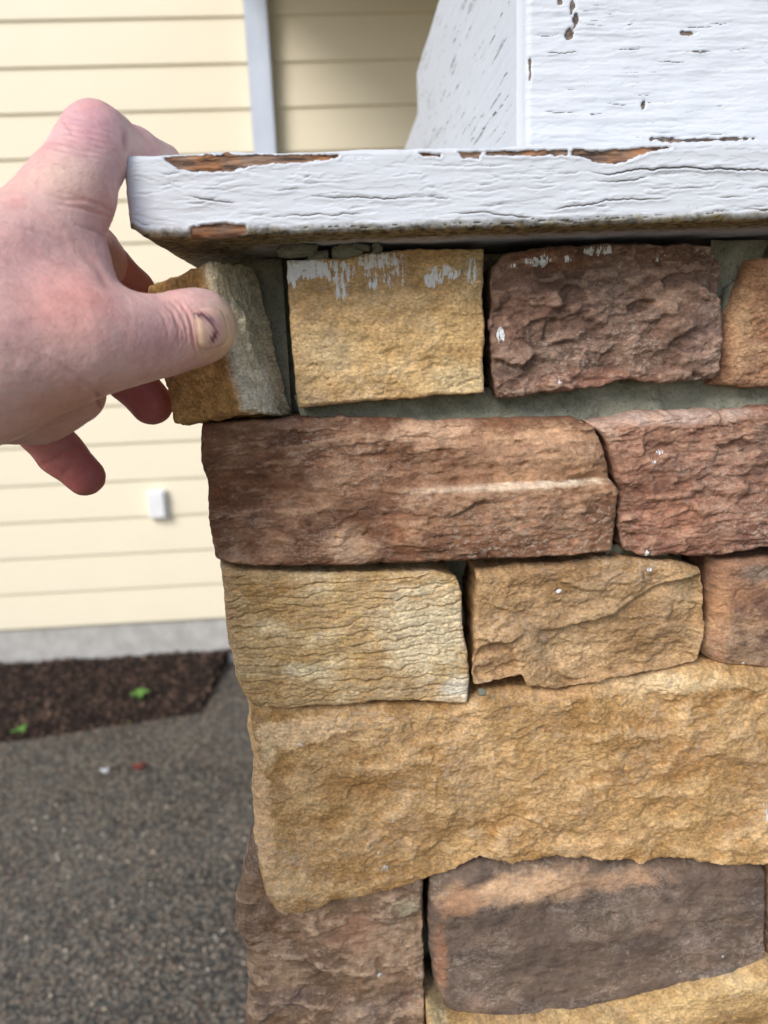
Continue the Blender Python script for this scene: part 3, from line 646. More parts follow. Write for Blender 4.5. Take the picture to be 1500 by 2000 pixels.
# flakes of mortar wedged between stone and cap
def lump(name, c, s, m, parent, seed, sub=3, rot=0.0, col=None):
    bm = bmesh.new(); bmesh.ops.create_icosphere(bm, subdivisions=sub, radius=1.0)
    co = np.array([v.co[:] for v in bm.verts]); 
    co = np.sign(co)*np.abs(co)**.5
    d = 1+.32*fbm(co*1.6+seed, 3)+.22*fbm(co*5+seed, 3, .7)
    co = co*d[:, None]*np.array(s)
    cr, sr = math.cos(rot), math.sin(rot)
    co = np.column_stack([co[:, 0]*cr-co[:, 2]*sr, co[:, 1], co[:, 0]*sr+co[:, 2]*cr])
    F = [[v.index for v in f.verts] for f in bm.faces]; bm.free()
    return mesh_np(name, co+np.asarray(c), F, m, parent)
for i, (a, b_, rx, rz, y, ro) in enumerate([(582, 489, 36, 11, .316, .05), (678, 491, 28, 12, .318, .15), (706, 484, 16, 5, .317, -.2), (622, 500, 20, 8, .322, 0), (735, 486, 9, 9, .319, .4), (1195, 486, 60, 8, .345, 0)]):
    lump('mortar_crumb', P(a, b_, y)-PIV, (rx*y/FPX, .006, rz*y/FPX), M_MORTAR, pillar, i*3.3, sub=4, rot=ro)
lump('mortar_crumb', P(942, 1352, .312)-PIV, (.0018, .0015, .0016), M_MORTAR, pillar, 31., sub=2)
lump('mortar_crumb', P(1416, 600, .335)-PIV, (.004, .006, .010), M_MORTAR, pillar, 37., sub=2)

# ------------------------------------------------------------------ cap board
YC = .285
def crack_field(X, Z, cracks, ws=.7):
    h = np.zeros(len(X)); wd = np.zeros(len(X))
    for (q, amp) in cracks:
        x0_, x1_ = q[0, 0], q[-1, 0]
        zlo, zhi = q[:, 1].min()-.004, q[:, 1].max()+.004
        k = np.where((X > x0_) & (X < x1_) & (Z > zlo) & (Z < zhi))[0]
        if not len(k): continue
        x, z = X[k], Z[k]; t = (x-x0_)/(x1_-x0_)
        zc = np.interp(x, q[:, 0], q[:, 1])+.0006*pn(np.column_stack([x*160, np.full(len(x), q[0, 1]*900), np.zeros(len(x))]))+.0003*pn(np.column_stack([x*600, np.full(len(x), q[0, 1]*900), np.ones(len(x))]))
        wv = np.clip(np.sin(np.pi*t), 0, 1)**.6*amp*(.55+.6*np.abs(pn(np.column_stack([x*70, np.full(len(x), q[0, 1]*500), np.full(len(x), 3.)]))))
        s = z-zc
        h[k] += -.0008*np.exp(-(s/.00028)**2)*wv + .00055*np.exp(-((s+.0008)/.0007)**2)*(s < 0)*wv + .0003*np.exp(-((s-.0012)/.0009)**2)*(s > 0)*wv
        wd[k] = np.maximum(wd[k], np.exp(-(s/(.00026*ws*(.5+.8*amp)))**2)*np.clip(wv*1.5, 0, 1))
    return h, wd
def sd_poly(X, Z, poly):
    d = np.full(len(X), 1e9); ins = np.zeros(len(X), bool); n_ = len(poly)
    for i in range(n_):
        a, b_ = poly[i], poly[(i+1) % n_]; e = b_-a; wx, wz = X-a[0], Z-a[1]
        t = np.clip((wx*e[0]+wz*e[1])/(e@e+1e-18), 0, 1); d = np.minimum(d, (wx-e[0]*t)**2+(wz-e[1]*t)**2)
        c = ((a[1] > Z) != (b_[1] > Z)); xx = (b_[0]-a[0])*(Z-a[1])/(b_[1]-a[1]+1e-18)+a[0]
        ins ^= c & (X < xx)
    return np.where(ins, -1, 1)*np.sqrt(d)
xL, xR = P(243, 380, YC)[0], .56
zB, zT = CAPB, CAPT
cx = np.concatenate([np.linspace(xL, .20, 520), np.linspace(.205, xR, 40)])
rb_, rt_ = .0035, .0018
prof = [(.47, zB), (.25, zB), (.14, zB), (.10, zB)] + [(y, zB) for y in np.linspace(.09, rb_, 70)]
prof += [(rb_-rb_*math.sin(a), zB+rb_-rb_*math.cos(a)) for a in np.linspace(.2, 1.4, 7)]
prof += [(0, z) for z in np.linspace(zB+rb_, zT-rt_, 92)]
prof += [(rt_-rt_*math.cos(a), zT-rt_+rt_*math.sin(a)) for a in np.linspace(.2, 1.5, 6)]
prof += [(y, zT) for y in np.linspace(.004, .12, 26)]+[(.3, zT), (.47, zT)]
prof = np.array(prof); n1, n2 = len(cx), len(prof)
X = np.repeat(cx, n2); PY = np.tile(prof[:, 0], n1); Z = np.tile(prof[:, 1], n1).copy()
front = PY < .0045
cr = []
for pts, a in [([(355, 384), (395, 388), (440, 396), (470, 397)], 1.1), ([(398, 370), (425, 371)], .8), ([(525, 372), (580, 369), (600, 371)], .7), ([(590, 386), (690, 383), (750, 388), (830, 384)], 1.2),
               ([(480, 423), (580, 421), (690, 418), (750, 414)], .9), ([(285, 428), (320, 430), (345, 432)], .7), ([(300, 336), (340, 340), (365, 336)], .8), ([(300, 362), (330, 358), (365, 378)], .6),
               ([(1140, 335), (1190, 339), (1250, 332), (1330, 327), (1420, 330), (1600, 336)], 1.9), ([(1155, 352), (1210, 354), (1270, 346)], 1.1), ([(1255, 367), (1330, 367), (1400, 364)], .7), ([(1060, 410), (1120, 404), (1180, 392), (1250, 389), (1320, 388)], 1.3),
               ([(1130, 399), (1190, 404)], .8), ([(830, 388), (880, 386)], 1.0), ([(780, 388), (860, 385)], .6), ([(850, 418), (920, 415), (1000, 420), (1060, 430), (1180, 436)], 1.2), ([(540, 446), (640, 441), (740, 442), (830, 432)], 1.2),
               ([(950, 336), (975, 350), (1000, 352)], .7), ([(1390, 386), (1480, 384)], .8), ([(1420, 412), (1540, 408)], .8), ([(1350, 420), (1430, 414)], 1.1), ([(260, 345), (300, 350)], .4), ([(560, 338), (640, 352)], .4), ([(660, 345), (720, 340)], .35), ([(1040, 432), (1200, 424), (1320, 420)], .9), ([(860, 436), (1040, 434)], 1.2)]:
    cr.append((XZ(pts, YC), a))
rr = random.Random(9)
for i in range(120):
    a, b_, L = rr.uniform(250, 1500), rr.uniform(318, 445), rr.uniform(12, 60)*(3 if i % 4 == 0 else 1)
    cr.append((XZ([(a, b_), (a+L*.5, b_+rr.uniform(-3, 2)), (a+L, b_-L*.03+rr.uniform(-3, 3))], YC), rr.uniform(.15, .7)))
ch, cw = crack_field(X, Z, cr)
woods = [XZ(p, YC) for p in (
    [(312, 307), (330, 318), (352, 333), (380, 336), (430, 335), (462, 333), (492, 322), (520, 320), (560, 319), (600, 316), (640, 313), (660, 304), (500, 301), (400, 303)],
    [(372, 445), (398, 438), (430, 437), (480, 440), (482, 456), (450, 460), (372, 465)],
    [(818, 299), (860, 301), (860, 306), (830, 304)], [(896, 298), (940, 298), (935, 309), (905, 308)], [(950, 297), (1110, 292), (1108, 302), (1000, 304), (950, 303)],
    [(1118, 291), (1160, 296), (1300, 286), (1310, 289), (1270, 296), (1240, 308), (1200, 321), (1170, 318), (1140, 306), (1116, 304)])]
wsd = np.full(len(X), 1.0)
for pl in woods: wsd = np.minimum(wsd, sd_poly(X, Z, pl))
wsd = wsd+.0011*fbm(np.column_stack([X*260, Z*420, np.zeros(len(X))]), 4, .65)
wood = np.where(front, 1-sstep(-.0006, .0006, wsd), 0)
top_edge = np.where((PY < .03) & (Z > zT-.0001), 0, 0)
h = np.where(front, ch*.75, 0) - .0009*wood + np.where(front, .00025*np.exp(-((wsd-.0008)/.0006)**2), 0)
lay = fbm(np.column_stack([X*26, Z*110, np.full(len(X), 2.)]), 5, .6)
h += np.where(front, .00016*sstep(-.008, .008, lay-.05)+.00014*sstep(-.008, .008, lay-.3)+.00016*sstep(-.008, .008, lay+.22), 0)
h += np.where(front, .0005*fbm(np.column_stack([X*14, Z*50, np.zeros(len(X))]), 4)+.00018*fbm(np.column_stack([X*60, Z*420, np.ones(len(X))]), 4), 0)
# rounded worn left end
dl = X-xL; rnd_ = .004*(1-np.sqrt(np.clip(1-np.clip(1-dl/.004, 0, 1)**2, 0, 1)))
Zm = (zB+zT)/2
lowc = np.clip((Z-zB)/.010, 0, 1)
Z2 = Z+.0045*(1-lowc)*np.exp(-(dl/.004)**2)
Y2 = YC+PY-h+np.where(front, rnd_, 0)
under = Z < zB+.0003
Z2 = Z2+np.where(under, -.0006*fbm(np.column_stack([X*60, PY*60, np.zeros(len(X))]), 4), 0)
toplip = (Z > zT-.0005)
Z2 = Z2+np.where(toplip, .0009*fbm(np.column_stack([X*50, PY*60, np.full(len(X), 4.)]), 4)+.0011*np.clip(fbm(np.column_stack([X*28, PY*20, np.full(len(X), 9.)]), 3), 0, 1), 0)
X2 = X-.0009*fbm(np.column_stack([np.zeros(len(X)), PY*60, Z*160]), 3)*np.exp(-(dl/.003)**2)
crk = np.where(front, cw, 0)
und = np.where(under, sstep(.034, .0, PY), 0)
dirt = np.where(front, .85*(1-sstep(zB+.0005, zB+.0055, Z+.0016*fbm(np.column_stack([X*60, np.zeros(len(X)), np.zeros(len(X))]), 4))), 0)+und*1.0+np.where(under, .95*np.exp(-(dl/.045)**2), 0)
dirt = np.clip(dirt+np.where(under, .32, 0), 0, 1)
ids = np.arange(n1*n2).reshape(n1, n2)
F = [tuple(q) for q in np.stack([ids[:-1, :-1], ids[1:, :-1], ids[1:, 1:], ids[:-1, 1:]], -1).reshape(-1, 4)]
F += [tuple(q) for q in np.stack([ids[:-1, -1], ids[1:, -1], ids[1:, 0], ids[:-1, 0]], -1)]
F += [tuple(ids[0, ::-1])[::-1], tuple(ids[-1])[::-1]]
cap = mesh_np('cap_board', np.column_stack([X2, Y2, Z2])-PIV, F, M_PAINT, pillar, attrs={'wood': wood, 'dirt': dirt, 'crk': crk})
cap['label'] = 'peeling white painted wooden cap board'

# ------------------------------------------------------------------ white boxed post on the cap
YP = .38; xP = P(1027, 150, YP)[0]; zP1 = EYE[2]+.262; zP0 = CAPT+.0022
post = empty('porch_post', (xP+.17, YP+.2, CAPT)); PO = np.array([xP+.17, YP+.2, CAPT])
tag(post, 'white boxed wooden porch post with cracked paint standing on the cap', 'post')
def painted_board(name, u0_, u1_, udense, z0_, z1_, res, ncr, seed, m, tr, extra=(), rng_amp=(.2, .9), holes=(), ws=.8, rough=1.0, lmax=.022):
    us = np.concatenate([np.linspace(u0_, udense, int((udense-u0_)/res)), np.linspace(udense+.004, u1_, 24)]); zs = np.linspace(z0_, z1_, int((z1_-z0_)/(res*.75)))
    a, b_ = np.meshgrid(us, zs, indexing='ij'); U, Z_ = a.ravel(), b_.ravel()
    rn = random.Random(seed); cs = list(extra)
    for i in range(ncr):
        L = rn.uniform(.003, lmax); uu_ = rn.uniform(u0_, udense); z_ = rn.uniform(z0_, z1_)
        cs.append((np.array([[uu_, z_], [uu_+L*.4, z_+rn.uniform(-.0004, .0004)], [uu_+L, z_+rn.uniform(-.0006, .0006)]]), rn.uniform(*rng_amp)**1.3))
    hh, wd = crack_field(U, Z_, cs, ws)
    lay = fbm(np.column_stack([U*24, Z_*170, np.full(len(U), seed+9.)]), 5, .6)
    hh = hh+.0003*sstep(-.02, .02, lay-.12)+.0003*sstep(-.02, .02, lay+.15)
    hh = hh*.7+.0007*fbm(np.column_stack([U*22, Z_*260, np.full(len(U), seed)]), 4)+.0008*fbm(np.column_stack([U*30, Z_*60, np.full(len(U), seed+3.)]), 3)
    hw_ = np.zeros(len(U)); hh = hh*rough
    for (hu, hz, su, sz, aa) in holes:
        d = np.sqrt(((U-hu)/su)**2+((Z_-hz)/sz)**2)+.9*fbm(np.column_stack([U*300, Z_*220, np.full(len(U), 5.)]), 3)
        k = aa*(1-sstep(.5, 1.0, d)); hh -= .0012*k; hw_ = np.maximum(hw_, k)
    e = np.minimum(U-u0_, .003); hh -= .003-np.sqrt(np.clip(.003**2-(.003-np.clip(e, 0, .003))**2, 0, 1))
    n1_, n2_ = len(us), len(zs); ids = np.arange(n1_*n2_).reshape(n1_, n2_)
    F = [tuple(q) for q in np.stack([ids[:-1, :-1], ids[1:, :-1], ids[1:, 1:], ids[:-1, 1:]], -1).reshape(-1, 4)]
    loop = np.concatenate([ids[:, 0], ids[-1, 1:], ids[-2::-1, -1], ids[0, -2:0:-1]])
    V_ = tr(U, hh, Z_); Vb = tr(U[loop], np.full(len(loop), -.018), Z_[loop])
    nl = np.arange(len(V_), len(V_)+len(loop))
    F += [tuple(q) for q in np.stack([loop, nl, np.roll(nl, -1), np.roll(loop, -1)], -1)]+[tuple(nl)]
    z0 = np.zeros(len(loop))
    return mesh_np(name, np.vstack([V_, Vb])-PO, F, m, post, attrs={'wood': np.concatenate([hw_, z0]), 'crk': np.concatenate([wd, z0]), 'dirt': np.concatenate([np.full(len(U), .0), z0])})
hl = []
for a, b_, c_, d_, e_ in [(1110, 66, 7, 9, 1), (1125, 42, 6, 16, .9), (1118, 10, 4, 12, .8), (1095, 5, 5, 6, .7), (1342, 65, 14, 4, .9), (1256, 205, 4, 6, .8), (1345, 274, 60, 3, .9), (1420, 272, 50, 3, .9), (1290, 271, 30, 3, .8), (1035, 130, 4, 22, .6)]:
    q = P(a, b_, YP); hl.append((q[0], q[2], c_*YP/FPX*1.3, d_*YP/FPX*1.3, e_))
ex = [(XZ(p, YP), a) for p, a in [([(1060, 104), (1100, 103), (1135, 103)], 1.2), ([(1270, 120), (1330, 121), (1345, 121)], 1.1), ([(1350, 104), (1380, 104)], 1.3), ([(1180, 204), (1220, 204), (1255, 200)], .9), ([(1150, 226), (1165, 223)], .8), ([(1100, 175), (1130, 175)], .7), ([(1260, 248), (1340, 250)], .6), ([(1130, 50), (1190, 51)], .7), ([(1225, 67), (1270, 68)], .6), ([(1210, 168), (1260, 160)], .6), ([(1390, 70), (1440, 70)], .6)]]
painted_board('front_board', xP, xP+.34, .262, zP0, zP1, .0006, 420, 21, M_PAINTF, lambda U, h, Z_: np.column_stack([U, YP-h, Z_]), ex, (.15, .95), hl)
painted_board('side_board', YP+.0185, YP+.425, YP+.424, zP0, zP1, .0012, 420, 22, M_PAINTS, lambda U, h, Z_: np.column_stack([xP+.001-h, U, Z_]), (), (.35, 1.0), (), 1.7, .35, .06)
z1l = EYE[2]+.225
painted_board('low_rail_board', YP+.4262, YP+.9, YP+.7, zP0, z1l, .003, 80, 23, M_PAINTS, lambda U, h, Z_: np.column_stack([xP+.001-h, U, Z_]), (), (.3, 1.0), (), 2.0, .35, .06)
bobj('core', (lambda b: (bmesh.ops.translate(b, verts=b.verts[:], vec=-Vector(PO)), b)[1])(box((xP+.02, YP+.02, zP0), (xP+.34, YP+.42, zP1-.002))), M_WHITE, post)
bm = bmesh.new()
lo = [bm.verts.new((xP+.05+(.24*i), YP+.06+(.28*j), zP1-.002)) for i, j in ((0, 0), (1, 0), (1, 1), (0, 1))]
hi = [bm.verts.new((xP+.08+(.18*i), YP+.09+(.22*j), 2.438)) for i, j in ((0, 0), (1, 0), (1, 1), (0, 1))]
for i in range(4): bm.faces.new([lo[i], lo[(i+1) % 4], hi[(i+1) % 4], hi[i]])
bm.faces.new(hi); bm.faces.new(lo[::-1]); bmesh.ops.translate(bm, verts=bm.verts[:], vec=-Vector(PO)); bmesh.ops.recalc_face_normals(bm, faces=bm.faces[:])
bobj('tapered_shaft', bm, M_WHITE, post)

# ------------------------------------------------------------------ the loose corner stone
def loose_stone():
    cor = {(-1, -1, 1): P(288, 566, .330), (-1, -1, -1): P(338, 832, .325), (1, -1, 1): P(404, 516, .302), (1, -1, -1): P(487, 803, .300),
           (1, 1, 1): P(500, 522, .337), (1, 1, -1): P(572, 808, .341), (-1, 1, 1): P(350, 538, .362), (-1, 1, -1): P(410, 818, .362)}
    N = 80; V_, F_ = [], []; key = {}
    def vid(a, b_, c_):
        k = (round(a, 5), round(b_, 5), round(c_, 5))
        if k not in key: key[k] = len(V_); V_.append(k)
        return key[k]
    ts = np.linspace(-1, 1, N+1)
    for ax in range(3):
        for s in (-1, 1):
            for i in range(N):
                for j in range(N):
                    q = []
                    for (di, dj) in ((0, 0), (1, 0), (1, 1), (0, 1)):
                        p = [0, 0, 0]; p[ax] = s; p[(ax+1) % 3] = ts[i+di]; p[(ax+2) % 3] = ts[j+dj]; q.append(vid(*p))
                    F_.append(tuple(q) if s > 0 else tuple(q[::-1]))
    A = np.array(V_); r_ = np.array([.13, .16, .07]); inner = np.clip(A, -1+r_, 1-r_); d = (A-inner)/r_
    ln = np.linalg.norm(d, axis=1); d = d/np.maximum(ln, 1)[:, None]; B = inner+d*r_
    Wp = np.zeros((len(A), 3))
    for k, c in cor.items():
        wgt = ((1+k[0]*B[:, 0])*(1+k[1]*B[:, 1])*(1+k[2]*B[:, 2])/8)[:, None]; Wp += wgt*c
    cen = Wp.mean(0)
    nr = Wp-cen; nr /= np.linalg.norm(nr, axis=1)[:, None]
    fr = A[:, 1] <= -.999; sd_ = A[:, 0] >= .999
    side = sstep(.35, .8, B[:, 0]-(-B[:, 1])*.0)*0+np.where(sd_, 1.0, 0.0)
    h = .0028*fbm(Wp*60, 3)+.0014*(ridge(Wp*np.array([90, 90, 150]), 4)-.2)+.0005*fbm(Wp*380, 3)
    h = h+side*.0034*fbm(Wp*np.array([110, 110, 60])+5, 4, .6)
    # a split running down the edge face
    cy = B[:, 1]-(-.05+.35*B[:, 2]*-1+.25*pn(np.column_stack([B[:, 2]*4, np.zeros(len(A)), np.zeros(len(A))])))
    h = h-side*.0042*sstep(-.06, .06, cy)
    Wq = Wp+nr*h[:, None]
    tanm = sstep(-.3, .35, fbm(Wp*50, 4))[:, None]
    col = lin(176, 138, 80)*(1-tanm)+lin(158, 118, 66)*tanm
    low = sstep(.3, -.9, B[:, 2]+.5*fbm(Wp*80, 3))[:, None]
    mort = lin(206, 190, 158)*(1-low)+lin(252, 238, 214)*low
    dk = .6*sstep(-.1, .25, cy+.3*fbm(Wp*120, 3))[:, None]
    mort = mort*(1-dk)+lin(140, 136, 118)*dk
    edge = sstep(.72, .93, B[:, 0]+.12*fbm(Wp*140, 4))[:, None]
    col = col*(1-edge)+mort*edge
    back = sstep(.5, .9, B[:, 1]+.2*fbm(Wp*90+3, 3))[:, None]*(1-edge)
    col = col*(1-back)+lin(120, 116, 98)*back
    o = mesh_np('loose_stone', Wq-cen, F_, M_STONE, attrs={'Col': LIFT(col*1.35), 'paint': np.zeros(len(A)), 'grain': np.ones(len(A))})
    o.location = cen
    return tag(o, 'loose tan veneer stone pulled away from the wall by the hand', 'stone')
loose_stone()

# ------------------------------------------------------------------ hand (one continuous mesh)
def W(px_, py_, y): return P(px_, py_, y)
def build_hand():
    R = lambda rp, y: rp*y/FPX
    palm = [ # a, ra, b, rb in photo pixels and metres of depth
        ((-330, 800, .225), 160, (-60, 690, .245), 150), ((-60, 690, .245), 150, (60, 640, .262), 128),
        ((-60, 560, .250), 120, (85, 440, .268), 70),            # index metacarpal
        ((-60, 700, .238), 130, (150, 660, .252), 98),           # thumb metacarpal
        ((150, 668, .252), 92, (250, 664, .262), 68),
        ((40, 570, .262), 108, (135, 612, .262), 66),            # first web muscle
        ((0, 640, .280), 150, (90, 640, .292), 100),
        ((-60, 760, .272), 120, (70, 790, .285), 62), ((70, 790, .285), 60, (150, 770, .285), 52),
        ((-60, 520, .272), 110, (70, 480, .298), 62),            # knuckles behind
        ((-60, 640, .295), 110, (60, 640, .318), 70), ((-60, 740, .300), 100, (30, 770, .322), 64),
        ((152, 515, .270), 57, (162, 560, .268), 50), ]
    arm = [((-330, 800, .225), 165, (-900, 1150, .16), 260)]
    idx = [((85, 440, .268), 72, (135, 380, .275), 76), ((135, 380, .275), 74, (174, 300, .285), 62), ((174, 300, .285), 62, (186, 266, .289), 54), ((186, 267, .289), 54, (204, 272, .300), 49),
           ((204, 272, .300), 48, (262, 298, .322), 40), ((262, 298, .322), 40, (318, 318, .345), 34)]
    mid = [((70, 480, .298), 62, (180, 490, .330), 46), ((180, 490, .330), 46, (255, 570, .350), 41), ((255, 570, .350), 41, (300, 650, .362), 36)]
    ring = [((60, 640, .318), 66, (190, 660, .345), 48), ((190, 660, .345), 46, (250, 735, .343), 43), ((250, 735, .343), 43, (296, 788, .341), 41)]
    pin = [((30, 770, .322), 60, (80, 835, .335), 46), ((80, 835, .335), 45, (118, 885, .338), 42), ((118, 885, .338), 42, (166, 931, .336), 38)]
    thb = [((250, 664, .262), 70, (322, 656, .272), 66), ((322, 656, .272), 66, (372, 643, .277), 62), ((372, 641, .277), 62, (392, 637, .281), 59), ((392, 637, .2825), 58, (394, 638, .284), 56)]
    def conv(L): return [(W(*a), R(ra, a[2]), W(*b), R(rb, b[2])) for a, ra, b, rb in L]
    hres = .0011
    groups = [conv(palm)+conv(arm), conv(idx), conv(mid), conv(ring), conv(pin), conv(thb)]
    allp = np.array([p-r_*1.25 for g in groups for a, ra, b, rb in g for p, r_ in ((a, ra), (b, rb))]+[p+r_*1.25 for g in groups for a, ra, b, rb in g for p, r_ in ((a, ra), (b, rb))])
    lo, hi = allp.min(0)-.004, allp.max(0)+.004
    dim = np.ceil((hi-lo)/hres).astype(int)+1
    ax = [lo[i]+np.arange(dim[i])*hres for i in range(3)]
    def field(g, k):
        Fd = np.full(dim, 1.0, np.float32)
        for a, ra, b, rb in g:
            m_ = max(ra, rb)+k+.012
            l_ = np.maximum(((np.minimum(a, b)-m_-lo)/hres).astype(int), 0); h_ = np.minimum(((np.maximum(a, b)+m_-lo)/hres).astype(int)+1, dim)
            sl_ = tuple(slice(l_[i], h_[i]) for i in range(3))
            x = ax[0][sl_[0]][:, None, None].astype(np.float32); y = ax[1][sl_[1]][None, :, None].astype(np.float32); z = ax[2][sl_[2]][None, None].astype(np.float32)
            ba = (b-a).astype(np.float32); bb = float(ba@ba)+1e-12
            t = np.clip(((x-a[0])*ba[0]+(y-a[1])*ba[1]+(z-a[2])*ba[2])/bb, 0, 1)
            d = np.sqrt((x-a[0]-t*ba[0])**2+(y-a[1]-t*ba[1])**2+(z-a[2]-t*ba[2])**2)-(ra+(rb-ra)*t)
            c = Fd[sl_]; hh = np.clip(.5+.5*(c-d)/k, 0, 1); Fd[sl_] = c*(1-hh)+d*hh-k*hh*(1-hh)
        return Fd
    def smin(a, b_, k):
        hh = np.clip(.5+.5*(b_-a)/k, 0, 1); return b_*(1-hh)+a*hh-k*hh*(1-hh)
    pf = field(groups[0], .012)
    tot = pf.copy()
    for g, k, kp in zip(groups[1:], (.004, .004, .004, .004, .006), (.008, .006, .005, .005, .009)):
        tot = np.minimum(tot, smin(pf, field(g, k), kp))
    # surface nets
    s = tot < 0
    corners = [(i, j, k) for i in (0, 1) for j in (0, 1) for k in (0, 1)]
    cnt = sum(s[i:dim[0]-1+i, j:dim[1]-1+j, k:dim[2]-1+k].astype(np.int8) for i, j, k in corners)
    act = np.argwhere((cnt > 0) & (cnt < 8)); idm = -np.ones(dim-1, np.int64); idm[tuple(act.T)] = np.arange(len(act))
    acc = np.zeros((len(act), 3)); num = np.zeros(len(act))
    for a in range(8):
        for b_ in range(a+1, 8):
            ca, cb = np.array(corners[a]), np.array(corners[b_])
            if np.abs(ca-cb).sum() != 1: continue
            fa = tot[tuple((act+ca).T)]; fb = tot[tuple((act+cb).T)]; m_ = (fa < 0) != (fb < 0)
            t = np.where(m_, fa/(fa-fb+1e-20), 0)
            acc += np.where(m_[:, None], ca+(cb-ca)*t[:, None], 0); num += m_
    V_ = lo+(act+acc/num[:, None])*hres
    quads = []
    for axis in range(3):
        o1, o2 = (axis+1) % 3, (axis+2) % 3
        sa = [slice(1, d-1) for d in dim]; sa[axis] = slice(0, dim[axis]-1)
        sb = list(sa); sb[axis] = slice(1, dim[axis])
        A, B = s[tuple(sa)], s[tuple(sb)]
        for flip in (0, 1):
            e = np.argwhere((A & ~B) if flip == 0 else (~A & B))
            if not len(e): continue
            base = e.copy(); base[:, o1] += 1; base[:, o2] += 1
            c = []
            for d1, d2 in ((-1, -1), (0, -1), (0, 0), (-1, 0)):
                q = base.copy(); q[:, o1] += d1; q[:, o2] += d2; c.append(idm[tuple(q.T)])
            q = np.stack(c, -1); quads.append(q if flip == 0 else q[:, ::-1])
    Q = np.vstack(quads)
    tmp = mesh_np('hand_tmp', V_, Q, None)
    md = tmp.modifiers.new('s', 'SMOOTH'); md.iterations = 4; md.factor = .5
    md = tmp.modifiers.new('u', 'SUBSURF'); md.levels = 1; md.render_levels = 1
    dg = bpy.context.evaluated_depsgraph_get(); me = bpy.data.meshes.new_from_object(tmp.evaluated_get(dg))
    bpy.data.objects.remove(tmp)
    n_ = len(me.vertices); V_ = np.zeros(n_*3); me.vertices.foreach_get('co', V_); V_ = V_.reshape(-1, 3)
    Nn = np.zeros(n_*3, np.float32); me.vertex_normals.foreach_get('vector', Nn); Nn = Nn.reshape(-1, 3)
    px_ = proj(V_); face = sstep(.0, .35, -(Nn*((V_-EYE)/np.linalg.norm(V_-EYE, axis=1)[:, None])).sum(1))
    depth = (V_-EYE)@fw
    # creases
    def pdist(pl):
        pl = np.asarray(pl, float); d = np.full(n_, 1e9); tt = np.zeros(n_)
        for i in range(len(pl)-1):
            a, b_ = pl[i], pl[i+1]; e = b_-a; w_ = px_-a; t = np.clip((w_@e)/(e@e), 0, 1); dd = np.linalg.norm(w_-t[:, None]*e, axis=1)
            tt = np.where(dd < d, (i+t)/(len(pl)-1), tt); d = np.minimum(d, dd)
        return d, np.sin(np.pi*np.clip(tt, .04, .96))**.5
    near = np.ones(n_, bool)
    nearH = depth < .318
    disp = np.zeros(n_); crm = np.zeros(n_)
    for pl, dep, wd in [([(322, 594), (338, 612), (348, 640), (350, 672)], .45, 3.2), ([(334, 590), (354, 612), (364, 640), (366, 668)], .4, 2.8), ([(348, 588), (366, 610), (375, 636), (379, 672), (384, 692)], .6, 3.5), ([(342, 620), (356, 645), (358, 668)], .35, 2.5),
                        ([(372, 600), (384, 622), (388, 650), (392, 684)], .5, 3.0), ([(305, 600), (322, 625), (330, 655)], .25, 3.5), ([(158, 492), (184, 512), (203, 542), (214, 562)], .5, 8), ([(120, 372), (150, 384), (200, 402), (228, 420)], .28, 4),
                        ([(90, 378), (130, 390), (170, 392)], .35, 3.5), ([(110, 398), (165, 408), (215, 424)], .35, 3.5), ([(150, 440), (190, 452), (214, 470)], .35, 3.5), ([(186, 768), (198, 790), (207, 801)], 1.2, 5),
                        ([(122, 236), (134, 250), (143, 268)], .4, 2.5), ([(136, 244), (147, 262)], .3, 2.2), ([(104, 272), (140, 282), (185, 296)], .3, 3), ([(110, 290), (150, 300), (180, 312)], .25, 3), ([(245, 252), (243, 275), (244, 300)], .8, 5),
                        ([(20, 440), (70, 452), (120, 470)], .2, 4), ([(60, 500), (130, 520), (160, 530)], .2, 4), ([(96, 700), (150, 735), (188, 768)], .25, 6), ([(70, 912), (104, 900), (136, 880), (166, 858)], .6, 6), ([(100, 948), (122, 930), (140, 906)], .2, 5)]:
        d, tp = pdist(pl); nr_ = nearH if pl[0][1] < 845 else ~nearH
        k = np.exp(-(d/wd)**2)*tp*face*nr_
        disp -= k*dep*.001; crm = np.maximum(crm, k*min(1, dep*1.2))
        disp += .14*dep*.001*np.exp(-((d-wd*1.9)/wd)**2)*tp*face*nr_
    disp += .0006*fbm(V_*45, 3)+.00018*fbm(V_*240, 3)
    # fine transverse wrinkle lines over the knuckle and the thumb joint
    near = nearH
    def blob(cx_, cy_, rx, ry): return np.exp(-(((px_[:, 0]-cx_)/rx)**2+((px_[:, 1]-cy_)/ry)**2))*near
    wr = blob(150, 265, 55, 45); disp += .0002*wr*np.sin((px_[:, 1]*.95+px_[:, 0]*-.25)*.55+3*fbm(V_*120, 2))
    wr = blob(352, 635, 28, 55); disp += .00008*wr*np.sin((px_[:, 0]+.006*(px_[:, 1]-630)**2)*.62+2.5*fbm(V_*120, 2))
    disp += .0022*blob(178, 240, 42, 40)*0
    # nail bed dip behind the nail fold
    V2 = V_+Nn*disp[:, None]
    col = np.tile(lin(226, 186, 176), (n_, 1))
    def tint(m_, c, a):
        nonlocal col
        k = np.clip(m_*a, 0, 1)[:, None]; col = col*(1-k)+c*k
    tint(sstep(-.1, .4, fbm(V_*38, 3)), lin(220, 160, 150), .6); tint(sstep(.0, .4, fbm(V_*30+9, 3)), lin(222, 184, 166), .6)
    tint(blob(175, 250, 70, 60), lin(204, 150, 160), .75); tint(blob(120, 345, 60, 40), lin(226, 196, 180), .7); tint(blob(215, 360, 30, 60), lin(204, 146, 138), .5)
